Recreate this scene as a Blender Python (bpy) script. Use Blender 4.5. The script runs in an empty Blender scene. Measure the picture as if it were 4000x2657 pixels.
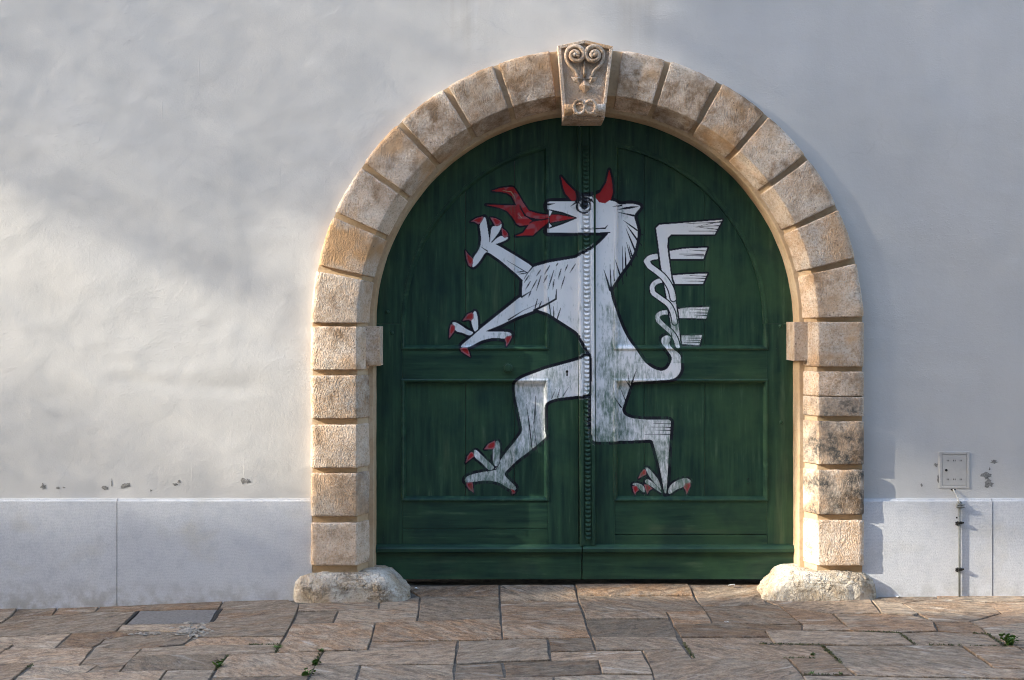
import bpy, bmesh, math, random
import numpy as np
from mathutils import Vector, Matrix, noise
from mathutils.bvhtree import BVHTree

random.seed(7)
RNG = np.random.default_rng(11)
SC = bpy.context.scene
COL = SC.collection

# ------------------------------------------------------------------ camera
S, D, CAMZ, HY = 580.0, 8.0, 1.871, 1250.0      # photo pixels per metre on the wall, distance, eye height, horizon row
cam_d = bpy.data.cameras.new('camera')
cam = bpy.data.objects.new('camera', cam_d); COL.objects.link(cam)
cam.location = (0, -D, CAMZ); cam.rotation_euler = (math.radians(90), 0, 0)
cam_d.sensor_width = 36; cam_d.lens = S * D / 4000 * 36
cam_d.shift_y = -(1328.5 - HY) / 4000
cam_d.clip_end = 2000
SC.camera = cam

# ------------------------------------------------------------------ light
SUN = Vector((-3.6, -1.0, 1.62))                 # towards the sun: low, raking along the wall from the left
el = math.atan2(SUN.z, math.hypot(SUN.x, SUN.y)); az = math.atan2(SUN.x, SUN.y)
w = bpy.data.worlds.new('World'); SC.world = w; w.use_nodes = True
wn = w.node_tree; bg = wn.nodes['Background']
sky = wn.nodes.new('ShaderNodeTexSky'); sky.sky_type = 'NISHITA'; sky.sun_disc = False
sky.sun_elevation = el; sky.sun_rotation = az % (2 * math.pi)
sky.air_density = 1.0; sky.dust_density = 1.4; sky.ozone_density = 1.1
wn.links.new(sky.outputs[0], bg.inputs[0]); bg.inputs[1].default_value = 0.13
sl = bpy.data.lights.new('sun', 'SUN'); sl.energy = 1.6; sl.angle = math.radians(0.53); sl.color = (1.0, 0.94, 0.80)
so = bpy.data.objects.new('sun', sl); COL.objects.link(so)
so.rotation_euler = SUN.to_track_quat('Z', 'Y').to_euler(); so.location = (-20, -8, 12)
SC.view_settings.view_transform = 'Standard'; SC.view_settings.look = 'None'
SC.cycles.filter_width = 1.0
SC.view_settings.exposure = 2.87; SC.view_settings.gamma = 1.0

# ------------------------------------------------------------------ helpers
def tag(o, label=None, cat=None, group=None, kind=None):
    if label: o['label'] = label
    if cat: o['category'] = cat
    if group: o['group'] = group
    if kind: o['kind'] = kind
    return o
def empty(name, loc=(0, 0, 0)):
    o = bpy.data.objects.new(name, None); COL.objects.link(o); o.location = loc; o.empty_display_size = .1
    return o
def add(name, me, mat, parent=None, loc=None, smooth=False):
    o = bpy.data.objects.new(name, me); COL.objects.link(o)
    if mat is not None and len(me.materials) == 0: me.materials.append(mat)
    if parent is not None:
        o.parent = parent
        o.matrix_parent_inverse = Matrix.Translation(parent.location).inverted()
    if loc: o.location = loc
    if smooth: me.polygons.foreach_set('use_smooth', [True] * len(me.polygons))
    return o
def mesh_np(name, verts, faces):
    me = bpy.data.meshes.new(name); me.from_pydata([tuple(v) for v in verts], [], [tuple(f) for f in faces]); me.update(); return me
def recalc(me):
    bm = bmesh.new(); bm.from_mesh(me); bmesh.ops.recalc_face_normals(bm, faces=bm.faces); bm.to_mesh(me); bm.free(); return me
def centre(me):
    """moves the mesh's origin to its middle; returns that middle"""
    co = np.empty(len(me.vertices) * 3); me.vertices.foreach_get('co', co); co = co.reshape(-1, 3)
    c = (co.min(0) + co.max(0)) / 2
    me.vertices.foreach_set('co', (co - c).ravel()); me.update(); return tuple(c)
def place(name, me, mat, parent=None, smooth=False):
    c = centre(me); return add(name, me, mat, parent, c, smooth)
def grid_faces(nu, nv, wrap=False):
    f = []
    for i in range(nu if wrap else nu - 1):
        for j in range(nv - 1):
            a = i * nv + j; b = ((i + 1) % nu) * nv + j
            f.append((a, b, b + 1, a + 1))
    return f
def prism(poly, y0, y1, bev=.003, seg=1):
    """solid from a polygon in x,z between y0 (front) and y1 (back), front edge bevelled"""
    bm = bmesh.new()
    f = bm.faces.new([bm.verts.new((x, y0, z)) for x, z in poly])
    r = bmesh.ops.extrude_face_region(bm, geom=[f])
    bmesh.ops.translate(bm, verts=[e for e in r['geom'] if isinstance(e, bmesh.types.BMVert)], vec=(0, y1 - y0, 0))
    bmesh.ops.recalc_face_normals(bm, faces=bm.faces)
    if bev:
        ed = [e for e in bm.edges if all(abs(v.co.y - y0) < 1e-6 for v in e.verts)]
        bmesh.ops.bevel(bm, geom=ed, offset=bev, segments=seg, profile=.6, affect='EDGES')
    me = bpy.data.meshes.new('prism'); bm.to_mesh(me); bm.free(); return me
def rect(x0, x1, z0, z1): return [(x0, z0), (x1, z0), (x1, z1), (x0, z1)]
def tube(pts, rad, n=8, cap=True):
    pts = [Vector(p) for p in pts]; rs = rad if isinstance(rad, (list, tuple)) else [rad] * len(pts)
    V, F = [], []
    up = Vector((0.13, 0.27, 0.95))
    for i, p in enumerate(pts):
        d = (pts[min(i + 1, len(pts) - 1)] - pts[max(i - 1, 0)]).normalized()
        a = d.cross(up)
        if a.length < 1e-3: a = d.cross(Vector((1, 0, 0)))
        a.normalize(); b = d.cross(a)
        for k in range(n):
            t = 2 * math.pi * k / n; V.append(p + (a * math.cos(t) + b * math.sin(t)) * rs[i])
    for i in range(len(pts) - 1):
        for k in range(n):
            F.append((i * n + k, i * n + (k + 1) % n, (i + 1) * n + (k + 1) % n, (i + 1) * n + k))
    if cap: F.append(tuple(range(n - 1, -1, -1))); F.append(tuple((len(pts) - 1) * n + k for k in range(n)))
    return recalc(mesh_np('tube', V, F))
def join_mesh(parts):
    V, F = [], []
    for me in parts:
        o = len(V); V += [v.co.copy() for v in me.vertices]; F += [tuple(i + o for i in p.vertices) for p in me.polygons]
    return mesh_np('joined', V, F)
def fbm(x, y, z, f, o=3):
    s, a = 0., 1.
    for _ in range(o):
        s += a * noise.noise(Vector((x * f, y * f, z * f))); f *= 2.03; a *= .5
    return s
def smooth(t): t = min(1., max(0., t)); return t * t * (3 - 2 * t)

# photo pixel -> place
def wall(px, py, y=0.): k = (D + y) / D; return ((px - 2000) / S * k, CAMZ - (py - HY) / S * k)
def gz(X, y): return -.075 * smooth((-1.1 - X) / 2.4) + .012 * smooth((X - 1.6) / 1.2) + .034 * smooth((y + .04) / .22)
def ground(px, py):
    z = 0.
    for _ in range(6):
        d = S * D * (CAMZ - z) / (py - HY); X = (px - 2000) * d / (S * D); z = gz(X, d - D)
    return X, d - D, z
def project(X, y, z): d = y + D; return 2000 + X * S * D / d, HY + (CAMZ - z) * S * D / d

# ------------------------------------------------------------------ materials
class NT:
    def __init__(s, name):
        s.m = bpy.data.materials.new(name); s.m.use_nodes = True; s.t = s.m.node_tree
        s.b = s.t.nodes['Principled BSDF']; s.b.inputs['Specular IOR Level'].default_value = .3
    def set(s, inp, v):
        if v is None: return
        if isinstance(v, bpy.types.NodeSocket): s.t.links.new(v, inp)
        elif isinstance(v, (tuple, list)) and len(v) == 3 and inp.type == 'RGBA': inp.default_value = (*v, 1)
        else: inp.default_value = v
    def n(s, ty, out=0, props=None, **kw):
        nd = s.t.nodes.new('ShaderNode' + ty)
        for k, v in (props or {}).items(): setattr(nd, k, v)
        for k, v in kw.items():
            key = int(k[1:]) if k[0] == 'i' and k[1:].isdigit() else k.replace('_', ' ')
            s.set(nd.inputs[key], v)
        return nd.outputs[out]
    def math(s, op, a, b=None, c=None, clamp=False): return s.n('Math', 0, {'operation': op, 'use_clamp': clamp}, i0=a, i1=b, i2=c)
    def mix(s, f, a, b, blend='MIX'):
        nd = s.t.nodes.new('ShaderNodeMix'); nd.data_type = 'RGBA'; nd.blend_type = blend
        s.set(nd.inputs[0], f); s.set(nd.inputs[6], a); s.set(nd.inputs[7], b); return nd.outputs[2]
    def ramp(s, f, lo, hi, a=0., b=1.): return s.n('MapRange', 0, {'clamp': True}, Value=f, From_Min=lo, From_Max=hi, To_Min=a, To_Max=b)
    def pos(s): return s.n('NewGeometry', 0)
    def sep(s, v):
        nd = s.t.nodes.new('ShaderNodeSeparateXYZ'); s.set(nd.inputs[0], v); return nd.outputs
    def comb(s, x, y, z): return s.n('CombineXYZ', 0, None, X=x, Y=y, Z=z)
    def scale(s, v, x, y, z): return s.n('VectorMath', 0, {'operation': 'MULTIPLY'}, i0=v, i1=(x, y, z))
    def vadd(s, a, b): return s.n('VectorMath', 0, {'operation': 'ADD'}, i0=a, i1=b)
    def noise(s, v, sc, det=4., rough=.55, dist=0.): return s.n('TexNoise', 0, None, Vector=v, Scale=sc, Detail=min(det, 4.), Roughness=rough, Distortion=dist)
    def vor(s, v, sc, feat='F1', out=0): return s.n('TexVoronoi', out, {'feature': feat}, Vector=v, Scale=sc)
    def obj_attr(s, name, out=2): return s.n('Attribute', out, {'attribute_type': 'OBJECT', 'attribute_name': name})
    def rnd(s): return s.n('ObjectInfo', 5)
    def bump(s, h, strength, dist, prev=None): return s.n('Bump', 0, None, Strength=strength, Distance=dist, Height=h, Normal=prev)
    def done(s, col=None, rough=None, nrm=None, metal=None, spec=None):
        s.set(s.b.inputs['Base Color'], col); s.set(s.b.inputs['Roughness'], rough); s.set(s.b.inputs['Normal'], nrm)
        s.set(s.b.inputs['Metallic'], metal); s.set(s.b.inputs['Specular IOR Level'], spec); return s.m

def m_plaster():
    t = NT('plaster'); p = t.pos(); x, y, z = t.sep(p)
    big = t.noise(p, .7, 4); mid = t.noise(t.scale(p, 1, 1, .5), 3.5, 5)
    col = t.mix(t.ramp(big, .35, .68), (.562, .534, .500), (.574, .556, .536))
    col = t.mix(t.ramp(mid, .35, .75, 0, .5), col, (.475, .465, .45))
    # yellowish wash towards the stones' edges and rain streaks from above
    streak = t.noise(t.scale(p, 9, 1, .35), 1.0, 3)
    def soft(cx, wd): return t.ramp(t.math('ABSOLUTE', t.math('SUBTRACT', x, cx)), 0, wd, 1, 0)
    st = t.math('ADD', soft(.84, .16), t.math('MULTIPLY', soft(-.32, .22), .8))
    st = t.math('MULTIPLY', t.math('MULTIPLY', st, t.ramp(z, 3.55, 4.1)), t.ramp(streak, .38, .62))
    col = t.mix(t.math('MULTIPLY', st, .75), col, (.36, .315, .26))
    low = t.math('MULTIPLY', t.ramp(z, 1.25, .66), t.ramp(mid, .3, .7, .3, 1))
    col = t.mix(t.math('MULTIPLY', low, .3), col, (.49, .46, .42))
    fine = t.noise(p, 105, 3, .7); grit = t.noise(p, 30, 5, .66); trow = t.noise(t.scale(p, 1, 1, 1.7), 4.3, 3, .5, .35)
    sx = t.noise(t.scale(p, 60, 1, 1.6), 1.0, 1)
    nb = t.bump(trow, .22, .010); nb = t.bump(grit, .34, .004, nb); nb = t.bump(fine, .42, .0022, nb)
    nb = t.bump(t.ramp(sx, .74, .8), .25, .003, nb)
    rg = t.noise(t.n('VectorRotate', 0, {'rotation_type': 'Y_AXIS'}, Vector=t.scale(p, 2.2, 1, 7.), Angle=.5), 2.6, 4, .55)
    rdg = t.math('MULTIPLY', t.ramp(t.math('ABSOLUTE', t.math('SUBTRACT', rg, .5)), 0., .02, 1, 0), t.ramp(t.noise(p, 1.5, 2), .48, .62))
    nb = t.bump(rdg, .22, .003, nb)
    # smooth grains that stand out, hair cracks
    cr = t.vor(t.vadd(p, t.scale(t.n('TexNoise', 1, None, Vector=p, Scale=3., Detail=3.), .35, .35, .35)), 1.1, 'DISTANCE_TO_EDGE')
    crk = t.math('MULTIPLY', t.ramp(cr, .0, .006, 1, 0), t.ramp(t.noise(p, .9, 2), .55, .66))
    col = t.mix(t.math('MULTIPLY', crk, .16), col, (.35, .33, .31))
    return t.done(col, .92, nb, spec=.15)

def m_plinth():
    t = NT('tooled_limestone'); p = t.pos(); x, y, z = t.sep(p)
    n1 = t.noise(p, 1.3, 5); n2 = t.noise(p, 14, 4)
    col = t.mix(t.ramp(n1, .35, .65), (.632, .632, .648), (.69, .687, .695))
    warm = t.noise(t.scale(p, 1, 1, 1.4), 2.6, 3)
    col = t.mix(t.ramp(warm, .56, .74, 0, .55), col, (.57, .53, .46))
    col = t.mix(t.math('MULTIPLY', t.ramp(n2, .5, .72), .3), col, (.42, .44, .48))
    col = t.mix(t.math('MULTIPLY', t.ramp(z, .13, -.06, 0, .8), t.ramp(n2, .36, .6)), col, (.40, .37, .32))
    wob = t.noise(t.scale(p, 7, 7, 7), 1, 3)
    row = t.math('MULTIPLY_ADD', wob, 3.5, t.math('MULTIPLY', z, 46.))
    rowf = t.math('FRACT', row); rowi = t.math('FLOOR', row)
    ph = t.math('MULTIPLY', t.n('TexWhiteNoise', 0, {'noise_dimensions': '1D'}, W=rowi), 6.28)
    ln = t.math('SINE', t.math('ADD', t.math('MULTIPLY_ADD', x, 820., t.math('MULTIPLY', t.noise(t.scale(p, 16, 1, 26), 1, 3), 22.)), ph))
    prof = t.math('SINE', t.math('MULTIPLY', rowf, 3.1416))
    h = t.math('MULTIPLY_ADD', prof, .09, t.noise(t.scale(p, 1.5, 1, .75), 120, 3, .7))
    col = t.mix(t.math('MULTIPLY', t.ramp(h, .36, .68, .36, 0), t.ramp(z, ZT - .014, ZT - .020)), col, (.30, .31, .35))
    return t.done(col, .85, t.bump(h, .8, .004), spec=.2)

def m_stone():
    t = NT('warm_limestone'); p = t.pos(); r = t.rnd(); off = t.comb(t.math('MULTIPLY', r, 37.), t.math('MULTIPLY', r, 11.), t.math('MULTIPLY', r, 23.))
    q = t.vadd(p, off); x, y, z = t.sep(q)
    a = t.noise(q, 4.5, 5, .6); b = t.noise(q, 11, 5, .65); c = t.noise(q, 75, 3, .7)
    col = t.mix(t.ramp(a, .32, .66), (.70, .480, .320), (.79, .64, .50))
    col = t.mix(t.ramp(b, .45, .72, 0, .75), col, (.58, .35, .185))
    col = t.mix(t.math('MULTIPLY', t.ramp(t.noise(q, 7, 4), .54, .7), .5), col, (.62, .57, .52))
    col = t.mix(t.ramp(c, .52, .66, 0, .75), col, (.84, .73, .60))
    col = t.mix(t.ramp(c, .47, .33, 0, .7), col, (.30, .19, .11))
    tone = t.math('MULTIPLY_ADD', t.math('FRACT', t.math('MULTIPLY', r, 17.7)), .38, .74)
    col = t.mix(1., col, t.comb(tone, tone, tone), 'MULTIPLY'); col = t.mix(t.math('MULTIPLY', r, .3), col, (.60, .53, .45)); col = t.mix(t.math('MULTIPLY', t.ramp(t.noise(q, 3.4, 3), .48, .62), t.math('FRACT', t.math('MULTIPLY', r, 5.1))), col, (.56, .33, .165))
    # black-grey crust on some stones, brown grime in all, deepened at the crown for its shade
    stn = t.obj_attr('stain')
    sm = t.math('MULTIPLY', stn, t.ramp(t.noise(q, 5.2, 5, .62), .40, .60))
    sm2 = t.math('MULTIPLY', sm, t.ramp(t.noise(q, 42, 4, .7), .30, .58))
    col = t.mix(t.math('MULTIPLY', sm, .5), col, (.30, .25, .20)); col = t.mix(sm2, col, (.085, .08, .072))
    gm_ = t.obj_attr('grime_shade')
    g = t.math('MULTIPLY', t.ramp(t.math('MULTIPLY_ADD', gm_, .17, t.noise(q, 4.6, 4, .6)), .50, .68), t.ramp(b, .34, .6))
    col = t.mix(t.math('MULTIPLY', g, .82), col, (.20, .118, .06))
    pits = t.ramp(t.vor(q, 34), .10, .24, 1, 0); pm = t.math('MULTIPLY', pits, t.ramp(t.noise(q, 6, 2), .52, .64))
    col = t.mix(t.math('MULTIPLY', pm, .75), col, (.11, .08, .06))
    tool = t.noise(t.vadd(t.scale(q, 120, 120, 42), t.scale(t.n('TexNoise', 1, None, Vector=q, Scale=7.), 14, 14, 14)), 1, 2, .6)
    nb = t.bump(b, .6, .012); nb = t.bump(tool, .95, .008, nb); nb = t.bump(c, .8, .005, nb); nb = t.bump(pm, -.7, .006, nb)
    return t.done(col, .9, nb, spec=.15)

def m_lining():
    t = NT('smooth_limestone'); p = t.pos(); a = t.noise(p, 3.2, 5); b = t.noise(p, 40, 4)
    col = t.mix(t.ramp(a, .35, .65), (.47, .32, .185), (.57, .43, .285)); col = t.mix(t.ramp(b, .5, .75, 0, .6), col, (.34, .23, .13))
    nb = t.bump(b, .5, .004); nb = t.bump(t.noise(p, 9, 4), .5, .008, nb)
    return t.done(col, .9, nb, spec=.15)

def m_base():
    t = NT('weathered_conglomerate'); p = t.pos()
    wq = t.vadd(p, t.scale(t.n('TexNoise', 1, None, Vector=p, Scale=14., Detail=3.), .06, .06, .06))
    v = t.vor(wq, 21, 'DISTANCE_TO_EDGE'); vc = t.n('RGBToBW', 0, None, Color=t.vor(wq, 21, 'F1', 1)); a = t.noise(p, 6, 5); b = t.noise(p, 50, 4, .7)
    msk = t.ramp(t.noise(p, 5.2, 4), .50, .62)
    col = t.mix(t.ramp(a, .36, .62), (.52, .41, .29), (.66, .60, .51))
    col = t.mix(t.math('MULTIPLY', msk, .45), col, t.mix(t.ramp(vc, .2, .8), (.34, .26, .18), (.60, .47, .32)))
    col = t.mix(t.math('MULTIPLY', msk, t.ramp(v, .0, .09, .55, 0)), col, (.16, .11, .07))
    col = t.mix(t.ramp(b, .50, .66, 0, .7), col, (.30, .23, .16))
    nb = t.bump(t.math('MULTIPLY', t.ramp(v, 0, .3), msk), .8, .020); nb = t.bump(t.noise(p, 22, 4, .7), 1., .03, nb); nb = t.bump(b, 1., .012, nb); nb = t.bump(a, .5, .01, nb)
    return t.done(col, .92, nb, spec=.12)

def m_door():
    t = NT('painted_door_wood'); p = t.pos(); x, y, z = t.sep(p); r = t.rnd()
    hz = t.obj_attr('across')                                  # 1 where the grain runs level
    sx = t.math('MULTIPLY_ADD', hz, -22., 24.); sz = t.math('MULTIPLY_ADD', hz, 22., 2.)
    off = t.math('MULTIPLY', r, 31.)
    g = t.comb(t.math('ADD', t.math('MULTIPLY', x, sx), off), 0., t.math('MULTIPLY', z, sz))
    gr = t.noise(g, 1, 5, .6); gf = t.noise(t.scale(g, 5, 5, 5), 1, 3, .6); pt = t.noise(p, 2.3, 5, .6)
    col = t.mix(t.ramp(gr, .36, .66), (.0145, .042, .031), (.034, .087, .049))
    col = t.mix(t.ramp(pt, .46, .68, 0, .75), col, (.048, .105, .050))
    pale = t.math('MULTIPLY', t.ramp(gr, .55, .75), t.ramp(t.noise(p, 5, 3), .48, .64))
    col = t.mix(t.math('MULTIPLY', pale, .8), col, (.105, .16, .095))
    scf = t.math('MULTIPLY', t.ramp(t.noise(t.scale(g, .35, 1, .35), 1, 4, .65), .56, .70), t.ramp(t.noise(p, 1.7, 2), .45, .6))
    col = t.mix(t.math('MULTIPLY', scf, .75), col, (.085, .13, .07))
    col = t.mix(t.ramp(t.noise(p, 3.1, 4), .54, .7, 0, .6), col, (.014, .038, .034))
    speck = t.ramp(t.vor(t.vadd(p, t.comb(off, 0., 0.)), 26), .03, .045, 1, 0)
    col = t.mix(t.math('MULTIPLY', speck, .3), col, (.25, .30, .27))
    # emblem paint: where it is, and how worn
    pm = t.n('Attribute', 2, {'attribute_name': 'pmask'}); wr = t.n('Attribute', 2, {'attribute_name': 'wear'})
    pc = t.n('Attribute', 0, {'attribute_name': 'paint'})
    wn_ = t.noise(t.comb(t.math('MULTIPLY', x, 58.), 0., t.math('MULTIPLY', z, 15.)), 1, 5, .7)
    wb = t.noise(p, 7, 4, .6)
    thr = t.math('ADD', t.math('MULTIPLY', wn_, .75), t.math('MULTIPLY', wb, .45))
    lost = t.ramp(t.math('ADD', thr, t.math('MULTIPLY', wr, .44)), .68, .92)
    a = t.math('MULTIPLY', pm, t.math('SUBTRACT', 1., t.math('MULTIPLY', lost, .85)))
    dirty = t.mix(t.ramp(wb, .4, .75, 0, .12), pc, t.mix(.6, pc, (.30, .33, .37)))
    col = t.mix(t.math('MULTIPLY', pm, .85), col, (.055, .150, .090)); col = t.mix(a, col, dirty)
    rough = t.math('MULTIPLY_ADD', gr, .2, .27)
    nb = t.bump(gr, .35, .004); nb = t.bump(gf, .3, .0015, nb); nb = t.bump(a, .25, .0012, nb)
    return t.done(col, rough, nb, spec=.22)

def m_slab():
    t = NT('gneiss_slab'); p = t.pos(); r = t.rnd()
    ang = t.math('MULTIPLY', t.math('SUBTRACT', t.math('FRACT', t.math('MULTIPLY', r, 7.3)), .45), 1.5)
    v = t.n('VectorRotate', 0, {'rotation_type': 'Z_AXIS'}, Vector=p, Angle=ang)
    v = t.vadd(v, t.comb(t.math('MULTIPLY', r, 53.), t.math('MULTIPLY', r, 91.), 0.))
    wv = t.vadd(v, t.scale(t.n('TexNoise', 1, None, Vector=v, Scale=2.6, Detail=3.), .3, .10, 0.))
    st = t.noise(t.scale(wv, 12, 25, 1), 1, 6, .74); st2 = t.noise(t.scale(wv, 2.6, 11, 1), 1, 5, .62); bl = t.noise(t.scale(v, 1, 1.7, 1), 4.2, 5, .65); gr = t.noise(v, 90, 3, .7)
    rust = t.math('FRACT', t.math('MULTIPLY', r, 13.7))
    rm = t.ramp(t.math('ADD', bl, t.math('MULTIPLY_ADD', rust, .24, -.12)), .40, .60)
    crk = t.math('MULTIPLY', t.ramp(t.math('ABSOLUTE', t.math('SUBTRACT', t.noise(t.scale(wv, 1.3, 7, 1), 1, 3, .5), .5)), 0., .012, 1, 0), t.ramp(t.noise(v, 2.3, 2), .5, .58))
    nr = t.math('MULTIPLY_ADD', t.obj_attr('rust'), .85, .25, clamp=True)
    grey = t.mix(t.ramp(st, .36, .66), (.142, .106, .073), (.38, .29, .205))
    brown = t.mix(t.ramp(st, .36, .66), (.125, .070, .038), (.35, .208, .112))
    col = t.mix(t.math('MULTIPLY', rm, nr), grey, brown)
    col = t.mix(t.ramp(st2, .60, .70, 0, .65), col, (.52, .46, .385))
    col = t.mix(t.math('MULTIPLY', t.ramp(st2, .40, .32), .7), col, (.11, .078, .058))
    col = t.mix(t.ramp(gr, .5, .75, 0, .5), col, (.43, .365, .295)); col = t.mix(t.ramp(gr, .45, .28, 0, .55), col, (.12, .10, .085))
    col = t.mix(t.math('MULTIPLY', crk, .75), col, (.05, .04, .032))
    tone = t.math('MULTIPLY_ADD', t.math('FRACT', t.math('MULTIPLY', r, 29.3)), .62, .64)
    col = t.mix(1., col, t.comb(tone, tone, tone), 'MULTIPLY')
    nb = t.bump(st, 1., .014); nb = t.bump(bl, 1., .035, nb); nb = t.bump(crk, -.8, .006, nb); nb = t.bump(gr, .9, .005, nb)
    return t.done(col, t.ramp(bl, .3, .7, .62, .85), nb, spec=.3)

def m_flat(name, c, rough=.8, var=.25, sc=30., bump=.002, metal=0., spec=.3):
    t = NT(name); p = t.pos(); a = t.noise(p, sc, 4, .6)
    col = t.mix(t.ramp(a, .3, .7), tuple(v * (1 - var) for v in c), tuple(min(1, v * (1 + var)) for v in c))
    return t.done(col, rough, t.bump(a, .5, bump), metal, spec)
def m_leaf(name, c, c2):
    t = NT(name); r = t.n('NewGeometry', 8)
    col = t.mix(r, c, c2); t.b.inputs['Subsurface Weight'].default_value = 0
    m = t.done(col, .55, spec=.3)
    return m
def m_box():
    t = NT('box_paint'); p = t.pos(); a = t.noise(p, 30, 4)
    col = t.mix(t.ramp(a, .4, .7), (.45, .437, .42), (.49, .476, .458))
    return t.done(col, .6, t.bump(a, .3, .002), spec=.3)

ZT = wall(0, 1948)[1]
M_PL, M_PLI, M_ST, M_LI, M_BA, M_DO, M_SL = m_plaster(), m_plinth(), m_stone(), m_lining(), m_base(), m_door(), m_slab()
M_BOX = m_flat('box_paint', (.455, .435, .41), .7, .06, 20.)
M_MORTAR = m_flat('joint_mortar', (.135, .115, .092), .95, .4, 25., .006)
M_COVER = m_flat('grey_cover_stone', (.150, .138, .128), .75, .3, 60., .002)
M_DARKMETAL = m_flat('dark_iron', (.025, .024, .022), .55, .4, 60., .001, .6)
M_GALV = m_flat('grey_steel', (.13, .135, .13), .6, .25, 60., .001, 0.)
M_CABLE = m_flat('cable_grey', (.36, .35, .33), .6, .3, 40.)
M_CHIP = m_flat('bare_render', (.22, .21, .195), .95, .45, 70., .006)
M_SOIL = m_flat('ground_soil', (.13, .12, .105), .95, .4, 6., .02)
M_INT = m_flat('passage_plaster', (.12, .11, .10), .95, .2, 6.)
M_GRASS = m_leaf('weed_leaf', (.05, .12, .018), (.10, .19, .03))
M_MOSS = m_leaf('moss_green', (.045, .055, .014), (.09, .085, .028))
M_TREE = m_leaf('tree_leaf', (.04, .075, .02), (.07, .11, .03))
M_BARK = m_flat('bark', (.09, .07, .05), .95, .4, 14., .02)
M_FLAKE = m_flat('stone_flake', (.30, .265, .22), .85, .45, 22., .003)
M_PAPER = m_flat('paper_scrap', (.7, .69, .67), .8, .1, 60.)

# ------------------------------------------------------------------ ground and pavement
gm = mesh_np('ground', [(-600, -600, -.30), (600, -600, -.30), (600, 600, -.30), (-600, 600, -.30)], [(0, 1, 2, 3)])
tag(add('ground', gm, M_SOIL), kind='structure')
xs = np.arange(-7, 7.01, .25); ys = np.arange(-5.5, 1.3, .25)
V = [(x, y, gz(x, y) - .011) for x in xs for y in ys]
pave = add('pavement', mesh_np('pavement', V, grid_faces(len(xs), len(ys))), M_MORTAR, smooth=True); recalc(pave.data)
if pave.data.polygons[0].normal.z < 0: pave.data.flip_normals()
tag(pave, kind='structure')

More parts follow.
